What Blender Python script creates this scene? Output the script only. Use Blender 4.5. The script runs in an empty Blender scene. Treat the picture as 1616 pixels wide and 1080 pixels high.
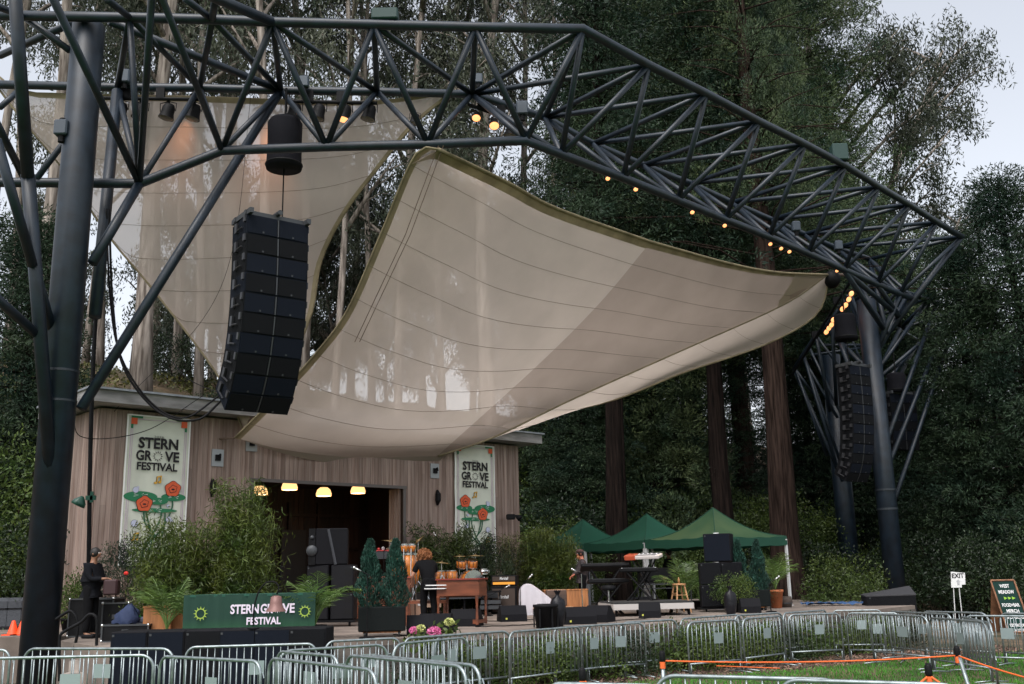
import bpy, math, random
import numpy as np
from math import sin, cos, pi, radians, atan, atan2, sqrt
from mathutils import Vector, Matrix
random.seed(7); rng = np.random.default_rng(11)
SC = bpy.context.scene
COL = SC.collection
V = Vector
# ------------------------------------------------------------------ camera, sky, sun, exposure
F = 1600.0; PIT = atan(.23); ROLL = radians(1.2); EYE = 2.3
_r0 = V((1, 0, 0)); FWD = V((0, cos(PIT), sin(PIT))); _u0 = V((0, -sin(PIT), cos(PIT)))
RGT = _r0*cos(ROLL) - _u0*sin(ROLL); UPV = _u0*cos(ROLL) + _r0*sin(ROLL)
cam = bpy.data.cameras.new('camera'); camo = bpy.data.objects.new('camera', cam); COL.objects.link(camo)
cam.sensor_width = 36; cam.lens = 36*F/1616; cam.clip_end = 1500; cam.clip_start = .05
m = Matrix((( RGT.x, UPV.x, -FWD.x, 0), (RGT.y, UPV.y, -FWD.y, 0), (RGT.z, UPV.z, -FWD.z, EYE), (0, 0, 0, 1)))
camo.matrix_world = m
SC.camera = camo
w = bpy.data.worlds.new('World'); SC.world = w; w.use_nodes = True
nt = w.node_tree; nt.nodes.clear()
out = nt.nodes.new('ShaderNodeOutputWorld'); bg = nt.nodes.new('ShaderNodeBackground')
sky = nt.nodes.new('ShaderNodeTexSky'); sky.sky_type = 'NISHITA'; sky.sun_disc = False
SUN_EL, SUN_ROT = radians(58), radians(200)
sky.sun_elevation = SUN_EL; sky.sun_rotation = SUN_ROT; sky.dust_density = 4; sky.ozone_density = 1
hs = nt.nodes.new('ShaderNodeHueSaturation'); hs.inputs['Saturation'].default_value = .3
nt.links.new(sky.outputs[0], hs.inputs['Color']); nt.links.new(hs.outputs[0], bg.inputs['Color'])
bg.inputs['Strength'].default_value = .15
nt.links.new(bg.outputs[0], out.inputs[0])
sl = bpy.data.lights.new('sun', 'SUN'); sl.energy = .5; sl.angle = radians(25); sl.color = (1, .97, .94)
so = bpy.data.objects.new('sun', sl); COL.objects.link(so)
# direction towards the sun: nishita rotation measured from +Y clockwise
sd = V((sin(SUN_ROT)*cos(SUN_EL), cos(SUN_ROT)*cos(SUN_EL), sin(SUN_EL)))
so.rotation_euler = sd.to_track_quat('Z', 'Y').to_euler()
SC.view_settings.view_transform = 'Standard'; SC.view_settings.look = 'None'
SC.view_settings.exposure = .98; SC.view_settings.gamma = 1

def ray(x, y): return FWD + RGT*((x-808)/F) + UPV*((540-y)/F)
def P(x, y, Y):
    d = ray(x, y); return V((0, 0, EYE)) + d*(Y/d.y)
def Pz(x, y, z):
    d = ray(x, y); return V((0, 0, EYE)) + d*((z-EYE)/d.z)
def px_of(p):
    d = V(p)-V((0, 0, EYE)); return 808+F*d.dot(RGT)/d.dot(FWD)
DK = 1.25
GZ = .35
def D(x, y): return Pz(x, y, DK)
def DX(x, Y, z=DK):
    """point at height z, depth Y seen at column x"""
    a, b = 0., 1e3
    p = P(x, 900, Y)
    y0, y1 = -3000., 3000.
    for _ in range(40):
        ym = (y0+y1)/2; p = P(x, ym, Y)
        if p.z > z: y0 = ym
        else: y1 = ym
    return p
# ------------------------------------------------------------------ materials
MATS = {}
def mat(name, col, rough=.6, metal=0, var=.0, scale=5., bump=0., bscale=40., trans=0, emit=None, es=1, island=0, col2=None, spec=.5, stretch=None, alpha=None, detail=5, sheen=0):
    if name in MATS: return MATS[name]
    M = bpy.data.materials.new(name); M.use_nodes = True; n = M.node_tree.nodes; l = M.node_tree.links
    b = n['Principled BSDF']; b.inputs['Roughness'].default_value = rough; b.inputs['Metallic'].default_value = metal
    b.inputs['Specular IOR Level'].default_value = spec
    c = (*col, 1); b.inputs['Base Color'].default_value = c
    M.diffuse_color = c
    tc = n.new('ShaderNodeTexCoord'); vec = tc.outputs['Object']
    if stretch:
        mp = n.new('ShaderNodeMapping'); mp.inputs['Scale'].default_value = stretch; l.new(vec, mp.inputs[0]); vec = mp.outputs[0]
    cur = None
    if var or col2:
        nz = n.new('ShaderNodeTexNoise'); nz.inputs['Scale'].default_value = scale; nz.inputs['Detail'].default_value = detail; l.new(vec, nz.inputs['Vector'])
        rp = n.new('ShaderNodeValToRGB'); l.new(nz.outputs['Fac'], rp.inputs[0])
        a = [max(0, x*(1-var)) for x in col]; d_ = list(col2) if col2 else [min(1, x*(1+var)) for x in col]
        rp.color_ramp.elements[0].position = .35; rp.color_ramp.elements[1].position = .65
        rp.color_ramp.elements[0].color = (*a, 1); rp.color_ramp.elements[1].color = (*d_, 1)
        cur = rp.outputs[0]
    if island:
        g = n.new('ShaderNodeNewGeometry'); h = n.new('ShaderNodeHueSaturation')
        mr = n.new('ShaderNodeMapRange'); mr.inputs['To Min'].default_value = 1-island; mr.inputs['To Max'].default_value = 1+island
        l.new(g.outputs['Random Per Island'], mr.inputs[0]); l.new(mr.outputs[0], h.inputs['Value'])
        if cur: l.new(cur, h.inputs['Color'])
        else: h.inputs['Color'].default_value = c
        cur = h.outputs[0]
    if cur: l.new(cur, b.inputs['Base Color'])
    if bump:
        nb = n.new('ShaderNodeTexNoise'); nb.inputs['Scale'].default_value = bscale; nb.inputs['Detail'].default_value = 6; l.new(vec, nb.inputs['Vector'])
        bp = n.new('ShaderNodeBump'); bp.inputs['Strength'].default_value = bump; bp.inputs['Distance'].default_value = .02
        l.new(nb.outputs['Fac'], bp.inputs['Height']); l.new(bp.outputs[0], b.inputs['Normal'])
    if emit:
        b.inputs['Emission Color'].default_value = (*emit, 1); b.inputs['Emission Strength'].default_value = es
    if trans:
        t = n.new('ShaderNodeBsdfTranslucent'); mx = n.new('ShaderNodeMixShader'); mx.inputs[0].default_value = trans
        if cur: l.new(cur, t.inputs[0])
        else: t.inputs[0].default_value = c
        o = n['Material Output']; l.new(b.outputs[0], mx.inputs[1]); l.new(t.outputs[0], mx.inputs[2]); last = mx.outputs[0]
        if alpha:
            tr = n.new('ShaderNodeBsdfTransparent'); m2 = n.new('ShaderNodeMixShader'); m2.inputs[0].default_value = alpha
            l.new(last, m2.inputs[1]); l.new(tr.outputs[0], m2.inputs[2]); last = m2.outputs[0]
        l.new(last, o.inputs[0])
    MATS[name] = M
    return M
steel = mat('painted_steel', (.0065, .0135, .0235), .45, 0, var=.35, scale=3, bump=.06, bscale=60)
galv = mat('galvanised_steel', (.27, .31, .32), .42, .75, var=.25, scale=9, bump=.05)
black = mat('black_plastic', (.006, .006, .007), .6, var=.3, scale=6, spec=.15)
blackm = mat('black_grille', (.0075, .008, .0095), .85, bump=.4, bscale=300, spec=.1)
bluebl = mat('blue_black_grille', (.006, .0085, .015), .8, bump=.4, bscale=300, spec=.12)
grey = mat('grey_trim', (.05, .053, .058), .5, .3)
chrome = mat('chrome', (.6, .6, .6), .2, 1)
brass = mat('cymbal_bronze', (.35, .25, .12), .35, .9)
barkE = mat('eucalyptus_bark', (.16, .125, .1), .9, var=.45, scale=2.2, stretch=(3, 3, .35), bump=.6, bscale=10, col2=(.36, .31, .27))
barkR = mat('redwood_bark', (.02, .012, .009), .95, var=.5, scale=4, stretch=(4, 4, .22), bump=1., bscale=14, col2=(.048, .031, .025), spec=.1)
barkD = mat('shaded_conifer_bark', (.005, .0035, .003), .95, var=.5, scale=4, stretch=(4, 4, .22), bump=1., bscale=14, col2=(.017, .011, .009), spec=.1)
leafE2 = mat('dark_eucalyptus_leaves', (.032, .048, .03), .6, var=.4, scale=.5, island=.45, trans=.25, col2=(.06, .07, .045), spec=.3)  # darker leaf tone for the right-hand eucalypts
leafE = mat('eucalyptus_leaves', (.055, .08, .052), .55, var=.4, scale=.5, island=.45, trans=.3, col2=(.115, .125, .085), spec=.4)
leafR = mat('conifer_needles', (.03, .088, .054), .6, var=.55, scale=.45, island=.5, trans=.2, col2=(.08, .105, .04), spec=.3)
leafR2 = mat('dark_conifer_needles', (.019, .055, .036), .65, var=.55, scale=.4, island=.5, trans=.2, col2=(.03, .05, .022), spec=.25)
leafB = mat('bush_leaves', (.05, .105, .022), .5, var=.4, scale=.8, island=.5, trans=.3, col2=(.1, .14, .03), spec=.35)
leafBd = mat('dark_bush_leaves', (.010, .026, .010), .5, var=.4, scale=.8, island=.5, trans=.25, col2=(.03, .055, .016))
leafBy = mat('yellow_green_leaves', (.09, .13, .02), .5, var=.4, scale=.7, island=.5, trans=.35, col2=(.05, .09, .02))
leafBam = mat('bamboo_leaves', (.05, .105, .012), .5, var=.4, scale=1.5, island=.5, trans=.35, col2=(.10, .125, .02))
leafPalm = mat('palm_leaflets', (.07, .15, .03), .4, var=.3, scale=2, island=.4, trans=.3, col2=(.12, .18, .04))
leafCy = mat('potted_cypress_needles', (.012, .052, .036), .7, var=.3, scale=4, island=.5, trans=.15)
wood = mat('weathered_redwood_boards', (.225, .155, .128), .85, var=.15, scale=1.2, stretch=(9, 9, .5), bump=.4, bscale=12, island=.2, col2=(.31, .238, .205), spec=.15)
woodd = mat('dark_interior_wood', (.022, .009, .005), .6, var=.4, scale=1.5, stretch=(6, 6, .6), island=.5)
cedar = mat('cedar_planter_wood', (.42, .17, .06), .6, var=.25, scale=2, stretch=(6, 6, .8), bump=.2)
organw = mat('walnut_organ_wood', (.14, .04, .017), .4, var=.35, scale=2, stretch=(1, 1, 6))
fascia = mat('weathered_fascia', (.26, .25, .25), .75, var=.3, scale=1.5, stretch=(1, 1, 4), bump=.2)
concrete = mat('stage_concrete', (.18, .145, .122), .95, var=.3, scale=1.1, bump=.2, bscale=60)
concd = mat('dark_concrete_edge', (.09, .08, .07), .9, var=.4, scale=2, bump=.3)
skin = mat('skin', (.42, .2, .13), .5); skin2 = mat('brown_skin', (.25, .12, .07), .5)
hairg = mat('ginger_hair', (.3, .12, .045), .7, island=.3); hairb = mat('dark_hair', (.012, .01, .009), .6)
cloth = mat('black_cloth', (.006, .006, .007), .9, bump=.3, bscale=15, spec=.1); cloth2 = mat('charcoal_jacket', (.008, .0085, .011), .9, bump=.3, bscale=15, spec=.1)
plaid = mat('grey_brown_shirt', (.05, .04, .042), .9, var=.6, scale=12)
terra = mat('terracotta', (.42, .13, .05), .8, var=.2)
white = mat('white_paint', (.7, .7, .7), .6); bagm = mat('black_bin_bag', (.009, .009, .012), .4, bump=.8, bscale=9, spec=.25)
lampon = mat('lit_lamp_lens', (1, .7, .4), .3, emit=(1, .36, .13), es=1.0)
# ------------------------------------------------------------------ mesh builder
class MB:
    def __init__(s): s.v = []; s.f = []
    def add(s, vs, fs):
        o = len(s.v); s.v += [tuple(v) for v in vs]; s.f += [tuple(i+o for i in f) for f in fs]; return s
    def box(s, c, d, M=None, rz=0, bev=0):
        x, y, z = [k/2 for k in d]; R_ = Matrix.Rotation(rz, 3, 'Z') if M is None else M
        c = V(c)
        if bev:
            b = bev; vs = []
            for sz in (-1, 1):
                for (ax, ay) in ((x-b, y), (x, y-b), (x, -y+b), (x-b, -y), (-x+b, -y), (-x, -y+b), (-x, y-b), (-x+b, y)):
                    vs.append(c+R_@V((ax, ay, sz*(z-b))))
            for sz in (-1, 1):
                for (ax, ay) in ((x-b, y-b), (x-b, -y+b), (-x+b, -y+b), (-x+b, y-b)): vs.append(c+R_@V((ax, ay, sz*z)))
            fs = [(i, (i+1) % 8, (i+1) % 8+8, i+8)[::-1] for i in range(8)]
            def cap(o, q):
                r = []
                pairs = [(0, 1, 0), (2, 3, 1), (4, 5, 2), (6, 7, 3)]
                for a_, b_, k in pairs: r.append((o+a_, o+b_, q+k))
                for a_, b_, k, l_ in ((1, 2, 0, 1), (3, 4, 1, 2), (5, 6, 2, 3), (7, 0, 3, 0)): r.append((o+a_, o+b_, q+l_, q+k))
                r.append((q, q+1, q+2, q+3)); return r
            fs += [f for f in cap(0, 16)] + [f[::-1] for f in cap(8, 20)]
            return s.add(vs, fs)
        vs = [c+R_@V((sx*x, sy*y, sz*z)) for sz in (-1, 1) for sx, sy in ((-1, -1), (1, -1), (1, 1), (-1, 1))]
        return s.add(vs, [(3, 2, 1, 0), (4, 5, 6, 7), (0, 1, 5, 4), (1, 2, 6, 5), (2, 3, 7, 6), (3, 0, 4, 7)])
    def path(s, pts, r, n=8, caps=True, closed=False):
        pts = [V(p) for p in pts]; k = len(pts)
        rs = list(r) if hasattr(r, '__len__') else [r]*k
        vs = []; fs = []
        prev = None
        for i, p in enumerate(pts):
            if closed: t = pts[(i+1) % k]-pts[i-1]
            else: t = pts[min(i+1, k-1)]-pts[max(i-1, 0)]
            if t.length < 1e-9: t = V((0, 0, 1))
            t.normalize()
            if prev is None:
                a = t.cross(V((0, 0, 1)));  a = a if a.length > .05 else t.cross(V((0, 1, 0)))
            else: a = prev - t*prev.dot(t)
            a.normalize(); prev = a; b = t.cross(a)
            for j in range(n):
                q = 2*pi*j/n; vs.append(p+(a*cos(q)+b*sin(q))*rs[i])
        for i in range(k if closed else k-1):
            for j in range(n):
                i2 = (i+1) % k
                fs.append((i*n+j, i*n+(j+1) % n, i2*n+(j+1) % n, i2*n+j))
        if caps and not closed: fs += [tuple(range(n))[::-1], tuple((k-1)*n+j for j in range(n))]
        return s.add(vs, fs)
    def tube(s, a, b, r, r2=None, n=10): return s.path([a, b], [r, r if r2 is None else r2], n)
    def lathe(s, prof, c=(0, 0, 0), n=20, M=None, cap=True):
        vs = []; fs = []; c = V(c)
        for r, z in prof:
            for j in range(n):
                q = 2*pi*j/n; v = V((r*cos(q), r*sin(q), z)); vs.append(c+(M@v if M else v))
        for i in range(len(prof)-1):
            for j in range(n): fs.append((i*n+j, i*n+(j+1) % n, (i+1)*n+(j+1) % n, (i+1)*n+j))
        if cap: fs += [tuple(range(n))[::-1], tuple((len(prof)-1)*n+j for j in range(n))]
        return s.add(vs, fs)
    def ball(s, c, r, n=12, k=8, sc=(1, 1, 1)):
        prof = [(max(1e-4, sin(pi*i/k)), -cos(pi*i/k)) for i in range(k+1)]
        vs = []; c = V(c)
        fs = []
        for rr, z in prof:
            for j in range(n):
                q = 2*pi*j/n; vs.append(c+V((rr*cos(q)*r*sc[0], rr*sin(q)*r*sc[1], z*r*sc[2])))
        for i in range(k):
            for j in range(n): fs.append((i*n+j, i*n+(j+1) % n, (i+1)*n+(j+1) % n, (i+1)*n+j))
        return s.add(vs, fs)
    def prism(s, poly, a, b):
        """poly in 3-D (list), extruded by vector b from offset a"""
        n = len(poly); a = V(a); b = V(b)
        vs = [V(p)+a for p in poly]+[V(p)+a+b for p in poly]
        return s.add(vs, [tuple(range(n))[::-1], tuple(range(n, 2*n))]+[(i, (i+1) % n, (i+1) % n+n, i+n) for i in range(n)])
    def grid(s, rows):
        k = len(rows); n = len(rows[0])
        return s.add([p for r in rows for p in r], [(i*n+j, i*n+j+1, (i+1)*n+j+1, (i+1)*n+j) for i in range(k-1) for j in range(n-1)])
    def build(s, name, M, parent=None, smooth=False, loc=None):
        me = bpy.data.meshes.new(name); me.from_pydata([tuple(v) for v in s.v], [], s.f); me.materials.append(M)
        if smooth: me.polygons.foreach_set('use_smooth', [True]*len(me.polygons))
        me.update()
        return link(name, me, parent, loc)
def link(name, me, parent=None, loc=None):
    o = bpy.data.objects.new(name, me); COL.objects.link(o)
    if parent is not None: o.parent = parent
    if loc is not None: o.location = loc
    return o
def tag(o, label=None, cat=None, group=None, kind=None):
    if label: o['label'] = label
    if cat: o['category'] = cat
    if group: o['group'] = group
    if kind: o['kind'] = kind
    return o
def thing(name, label, cat, loc=(0, 0, 0), rz=0, group=None):
    o = bpy.data.objects.new(name, None); COL.objects.link(o); o.location = loc; o.rotation_euler = (0, 0, rz); o.empty_display_size = .1
    return tag(o, label, cat, group)
def dup(root, loc=None, rz=None, label=None, sc=None):
    def cp(o, par):
        c = o.copy(); COL.objects.link(c)
        if par is not None: c.parent = par
        for ch in kids[o.name]: cp(ch, c)
        return c
    kids = {}
    def coll(o):
        kids[o.name] = list(o.children)
        for ch in o.children: coll(ch)
    coll(root)
    r = cp(root, None)
    if loc is not None: r.location = loc
    if rz is not None: r.rotation_euler = (0, 0, rz)
    if label: r['label'] = label
    if sc is not None: r.scale = sc if hasattr(sc, '__len__') else (sc, sc, sc)
    return r
ORD = ['first', 'second', 'third', 'fourth', 'fifth', 'sixth', 'seventh', 'eighth', 'ninth', 'tenth', 'eleventh', 'twelfth', 'thirteenth', 'fourteenth', 'fifteenth', 'sixteenth', 'seventeenth', 'eighteenth', 'nineteenth', 'twentieth', 'twenty-first', 'twenty-second', 'twenty-third', 'twenty-fourth', 'twenty-fifth', 'twenty-sixth', 'twenty-seventh', 'twenty-eighth', 'twenty-ninth', 'thirtieth', 'thirty-first', 'thirty-second', 'thirty-third', 'thirty-fourth', 'thirty-fifth', 'thirty-sixth', 'thirty-seventh', 'thirty-eighth', 'thirty-ninth', 'fortieth']
def text_mb(body, h, wd=None, bold=.012, depth=.004):
    """returns (verts, faces) of lettering, centred in x, baseline 0, cap height h"""
    cu = bpy.data.curves.new('txt', 'FONT'); cu.body = body; cu.size = 1; cu.offset = bold; cu.extrude = 0; cu.resolution_u = 3
    o = bpy.data.objects.new('txt', cu); COL.objects.link(o); bpy.context.view_layer.update()
    me = bpy.data.meshes.new_from_object(o.evaluated_get(bpy.context.evaluated_depsgraph_get()))
    vs = [v.co.copy() for v in me.vertices]; fs = [tuple(p.vertices) for p in me.polygons]
    COL.objects.unlink(o); bpy.data.objects.remove(o); bpy.data.meshes.remove(me)
    x0 = min(v.x for v in vs); x1 = max(v.x for v in vs); y1 = max(v.y for v in vs); y0 = min(v.y for v in vs)
    sy = h/(y1-y0); sx = wd/(x1-x0) if wd else sy
    return [V(((v.x-(x0+x1)/2)*sx, (v.y-y0)*sy, 0)) for v in vs], fs
def leaf_mesh(name, c, d, L, W, M):
    """c,d: Nx3 arrays; diamonds of length L and width W"""
    n = len(c); d = d/np.maximum(1e-6, np.linalg.norm(d, axis=1, keepdims=True))
    r = rng.normal(size=(n, 3)); w_ = np.cross(d, r); w_ /= np.maximum(1e-6, np.linalg.norm(w_, axis=1, keepdims=True))
    L = np.broadcast_to(L, (n,))[:, None]*rng.uniform(.6, 1.25, (n, 1)); W = np.broadcast_to(W, (n,))[:, None]*rng.uniform(.7, 1.2, (n, 1))
    v = np.stack([c-d*L/2, c+w_*W/2+d*L*.05, c+d*L/2, c-w_*W/2+d*L*.05], 1).reshape(-1, 3)
    me = bpy.data.meshes.new(name); me.vertices.add(4*n); me.loops.add(4*n); me.polygons.add(n)
    me.vertices.foreach_set('co', v.astype(np.float32).ravel())
    me.loops.foreach_set('vertex_index', np.arange(4*n, dtype=np.int32))
    me.polygons.foreach_set('loop_start', np.arange(0, 4*n, 4, dtype=np.int32)); me.polygons.foreach_set('loop_total', np.full(n, 4, np.int32))
    me.materials.append(M); me.update(calc_edges=True)
    return me
def rnd_dirs(n, bias=(0, 0, 0)):
    d = rng.normal(size=(n, 3)); d /= np.linalg.norm(d, axis=1, keepdims=True); return d+np.array(bias)
# ------------------------------------------------------------------ setting frame: building axis u, outward normal n
U = V((.74, .673, 0)).normalized(); NRM = V((U.y, -U.x, 0)); W0 = V((-3.46, 31.5, 0)); UA = atan2(U.y, U.x)
def WL(t, d=0, z=0): return W0+U*t+NRM*d+V((0, 0, z))
# ------------------------------------------------------------------ ground, hill, stage
def hz(x, y):
    s = (x-W0.x)*(-NRM.x)+(y-W0.y)*(-NRM.y)
    h = 0
    if s > 6.5: h = 13.2*(1-math.exp(-(((s-6.5)/9.5)**1.5)))
    if x < -13: h = max(h, min(9, (-13-x)*.45)*min(1, max(0, (y-20)/8)))
    h2 = max(0, y-44)*.16*min(1, max(0, (x+6)/12)); h2 = min(h2, 9)
    h = max(h, h2)
    return h+GZ
def hills():
    xs = np.concatenate([np.arange(-60, 62, 1.5), ]); ys = np.arange(16.5, 110, 1.5)
    mb = MB(); rows = []
    for y in ys:
        rows.append([(x, y, hz(x, y)+(.25*sin(x*.7)*cos(y*.6)+.12*sin(x*1.9+y*1.3) if hz(x, y) > .65 else 0)-.02) for x in xs])
    mb.grid(rows)
    M = mat('hill_soil_and_ivy', (.045, .055, .018), .95, var=.5, scale=.9, bump=1, bscale=6, col2=(.13, .085, .05))
    tag(mb.build('hillside', M, smooth=True), 'ivy and leaf litter covered slope behind the stage house', kind='structure')
hills()
grass = mat('lawn', (.05, .16, .015), .9, var=.35, scale=1.1, bump=.8, bscale=90, col2=(.055, .15, .02))
g = MB(); g.grid([[(x, y, GZ-.03) for x in (-400, -60, 0, 60, 400)] for y in (-60, 0, 40, 110, 700)])
tag(g.build('ground', grass), 'flat green lawn in front of the stage', kind='structure')
def polysheet(name, pts, z, M, label, th=0):
    mb = MB()
    if th: mb.prism([(x, y, z-th) for x, y in pts], (0, 0, 0), (0, 0, th))
    else: mb.add([(x, y, z) for x, y in pts], [tuple(range(len(pts)))])
    return tag(mb.build(name, M), label, kind='structure')
deckpts = [(-34, 23.5), (-11, 22.0), (-9.1, 21.85), (-8.8, 20.2), (-6.8, 17.6), (-6.7, 18.6), (-2.5, 18.4), (4, 22.75), (9.1, 26.8), (11.2, 29.5), (12.5, 33.5), (7, 41), (-2, 38), (-12, 28.2), (-16, 34), (-34, 34)]
mb = MB(); mb.prism([(x, y, GZ-.02) for x, y in deckpts], (0, 0, 0), (0, 0, DK-GZ+.02))
deck = mb.build('stage_deck', concrete); tag(deck, 'raised concrete stage deck before the wooden stage house', kind='structure')
# darker face band of the deck edge, 4 mm proud
mb = MB()
for i in range(4, 9):
    a = V((*deckpts[i], 0)); b = V((*deckpts[i+1], 0)); t = (b-a).normalized(); nn = V((t.y, -t.x, 0))
    mb.add([a+nn*.01+V((0, 0, GZ)), b+nn*.01+V((0, 0, GZ)), b+nn*.01+V((0, 0, DK-.1)), a+nn*.01+V((0, 0, DK-.1))], [(0, 1, 2, 3)])
tag(mb.build('stage_edge_facing', concd), 'dark concrete face of the stage deck edge', kind='structure')
polysheet('flower_bed', [(-6.5, 15.5), (-1.9, 15.8), (.5, 18), (2.4, 19.7), (5.9, 21.4), (8.5, 23), (12, 24.6), (16, 25), (20, 40), (9.2, 26.7), (4, 22.6), (-2.4, 18.3), (-6.6, 18.5)], GZ-.022, mat('bark_mulch', (.09, .05, .03), .95, var=.6, scale=14, bump=1, bscale=40, col2=(.2, .14, .11)), 'brown bark mulch bed along the stage front')
# grass blades
n = 120000
x = rng.uniform(-3, 17, n); y = rng.uniform(9.5, 27, n)
lim = np.interp(x, [-3, -1.9, .5, 2.4, 5.9, 8.5, 12, 18], [15, 15.8, 18, 19.7, 21.4, 23, 24.6, 26])+rng.normal(0, .15, n)
k = y < lim; x = x[k]; y = y[k]
c = np.stack([x, y, np.full(len(x), GZ+.005)], 1)
o = link('grass_blades', leaf_mesh('grass_blades', c, rnd_dirs(len(c), (0, 0, 2.2)), .085, .014, mat('grass_blade', (.06, .215, .018), .6, island=.4, trans=.3, var=.3, scale=.6)))
tag(o, 'short mown lawn grass before the barriers', kind='stuff')
# mulch chips
n = 6000; x = rng.uniform(-2, 12, n); y = np.interp(x, [-3, -1.9, .5, 2.4, 5.9, 8.5, 12, 18], [15, 15.8, 18, 19.7, 21.4, 23, 24.6, 26])+rng.uniform(-.1, 2., n)
o = link('mulch_chips', leaf_mesh('mulch_chips', np.stack([x, y, np.full(n, GZ)], 1), rnd_dirs(n)*np.array([1, 1, .3]), .08, .035, mat('bark_chip', (.16, .1, .075), .9, island=.6)))
tag(o, 'loose bark chips on the bed below the hedge', kind='stuff')

# ------------------------------------------------------------------ stage house
def stage_house():
    t = thing('stage_house', 'weathered redwood stage house with wide dark doorway and flat grey roof', 'stage house', WL(-9.35), UA)
    # local: x along wall, y into building (+), z up ; wall x 0..14.2
    Lw, top, dx0, dx1, dz = 14.2, 6.62, 4.3, 9.35, 4.98
    mb = MB(); x = 0; bw = .138
    while x < Lw:
        ww = min(bw, Lw-x)
        jit = random.uniform(0, .006)
        if x+ww/2 > dx0 and x+ww/2 < dx1:
            mb.box((x+ww/2, .02-jit, (dz+top)/2), (ww-.007, .04, top-dz))
        else:
            # boards are butt-jointed at varying heights
            j = random.choice([None, random.uniform(2.6, 5.6)])
            if j is None: mb.box((x+ww/2, .02-jit, (DK+top)/2), (ww-.007, .04, top-DK))
            else:
                mb.box((x+ww/2, .02-jit, (DK+j)/2), (ww-.007, .04, j-DK-.004)); mb.box((x+ww/2, .02-jit*.4, (top+j)/2), (ww-.007, .04, top-j))
        x += bw
    mb.build('wall', wood, t)
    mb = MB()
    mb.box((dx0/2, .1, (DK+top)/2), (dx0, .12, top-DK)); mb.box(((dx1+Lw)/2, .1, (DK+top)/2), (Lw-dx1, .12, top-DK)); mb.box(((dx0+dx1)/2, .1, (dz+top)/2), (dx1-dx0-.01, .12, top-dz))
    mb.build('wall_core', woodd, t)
    # side walls
    for X in (-.02, Lw+.02):
        mb = MB(); y = .05
        while y < 2.7: mb.box((X, y+.069, (DK+top)/2), (.04, .131, top-DK)); y += .138
        mb.build('side_wall', wood, t)
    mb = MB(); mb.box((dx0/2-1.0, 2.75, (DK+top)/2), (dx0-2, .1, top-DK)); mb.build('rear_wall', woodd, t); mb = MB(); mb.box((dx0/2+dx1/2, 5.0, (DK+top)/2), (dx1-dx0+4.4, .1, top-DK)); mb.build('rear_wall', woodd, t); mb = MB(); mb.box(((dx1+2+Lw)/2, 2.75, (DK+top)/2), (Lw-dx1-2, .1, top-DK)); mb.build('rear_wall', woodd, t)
    mb = MB(); mb.box((Lw/2-.12+.15, 1.28, 6.83), (Lw+1.1, 3.76, .3)); mb.box((dx0/2+dx1/2, 4.2, 6.8), (9.6, 2.1, .24)); rf = mb.build('roof', fascia, t)
    mb = MB(); mb.box((Lw/2+.03, 1.26, 7.01), (Lw+1.2, 3.9, .05)); mb.build('roof_flashing', mat('zinc_flashing', (.28, .3, .33), .5, .5, var=.2), rf)
    # door frame, reveals, interior
    mb = MB(); mb.box((dx0-.05, -.012, (DK+dz)/2), (.1, .03, dz-DK)); mb.box((dx1+.05, -.012, (DK+dz)/2), (.1, .03, dz-DK)); mb.box(((dx0+dx1)/2, -.02, dz+.03), (dx1-dx0+.24, .05, .09)); mb.build('door_frame', mat('door_trim', (.1, .085, .08), .6), t)
    for X in (dx1-.02, dx0+.02):
        mb = MB()
        for k in range(4): mb.box((X, .19+k*.14, (DK+dz)/2), (.04, .13, dz-DK))
        mb.build('door_reveal', wood, t)
    for k in ():
        mb.box((dx1-.02, .19+k*.14, (DK+dz)/2), (.04, .13, dz-DK)); mb.box((dx0+.02, .19+k*.14, (DK+dz)/2), (.04, .13, dz-DK))
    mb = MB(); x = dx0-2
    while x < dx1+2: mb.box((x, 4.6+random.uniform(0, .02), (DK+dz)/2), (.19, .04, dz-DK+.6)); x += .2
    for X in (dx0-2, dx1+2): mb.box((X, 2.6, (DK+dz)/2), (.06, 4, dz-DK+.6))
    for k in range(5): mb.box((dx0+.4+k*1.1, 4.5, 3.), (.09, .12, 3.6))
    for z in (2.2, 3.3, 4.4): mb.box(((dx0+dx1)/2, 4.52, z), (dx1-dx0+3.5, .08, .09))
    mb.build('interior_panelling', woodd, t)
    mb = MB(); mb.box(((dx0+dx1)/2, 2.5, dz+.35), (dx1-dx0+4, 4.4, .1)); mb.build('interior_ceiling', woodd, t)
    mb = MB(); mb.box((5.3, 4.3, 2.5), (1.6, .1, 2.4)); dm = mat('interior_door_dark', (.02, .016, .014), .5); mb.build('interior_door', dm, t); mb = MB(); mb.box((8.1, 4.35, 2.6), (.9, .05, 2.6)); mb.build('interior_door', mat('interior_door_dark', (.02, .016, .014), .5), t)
    # steel anchor plates for the sails with dark cleats
    for X, z in ((3.18, 5.55), (10.57, 5.58), (3.62+.55, 6.02)):
        mb = MB(); mb.box((X, -.02, z), (.34, .03, .46)); pl = mb.build('anchor_plate', mat('anchor_plate', (.3, .31, .32), .5, .5), t)
        mb = MB(); mb.path([(X, -.03, z+.03), (X+.02, -.14, z+.08), (X, -.18, z)], .03, 6); mb.box((X, -.06, z), (.14, .06, .16)); mb.build('shackle', black, pl)
    for X in (3.05, 10.65):
        mb = MB(); mb.path([(X, -.05, 4.98), (X, -.09, 4.85), (X, -.09, 4.65), (X, -.05, 4.5)], [.03, .09, .09, .03], 8); mb.build('wall_cleat', black, t)
    return t
stage_house()

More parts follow.
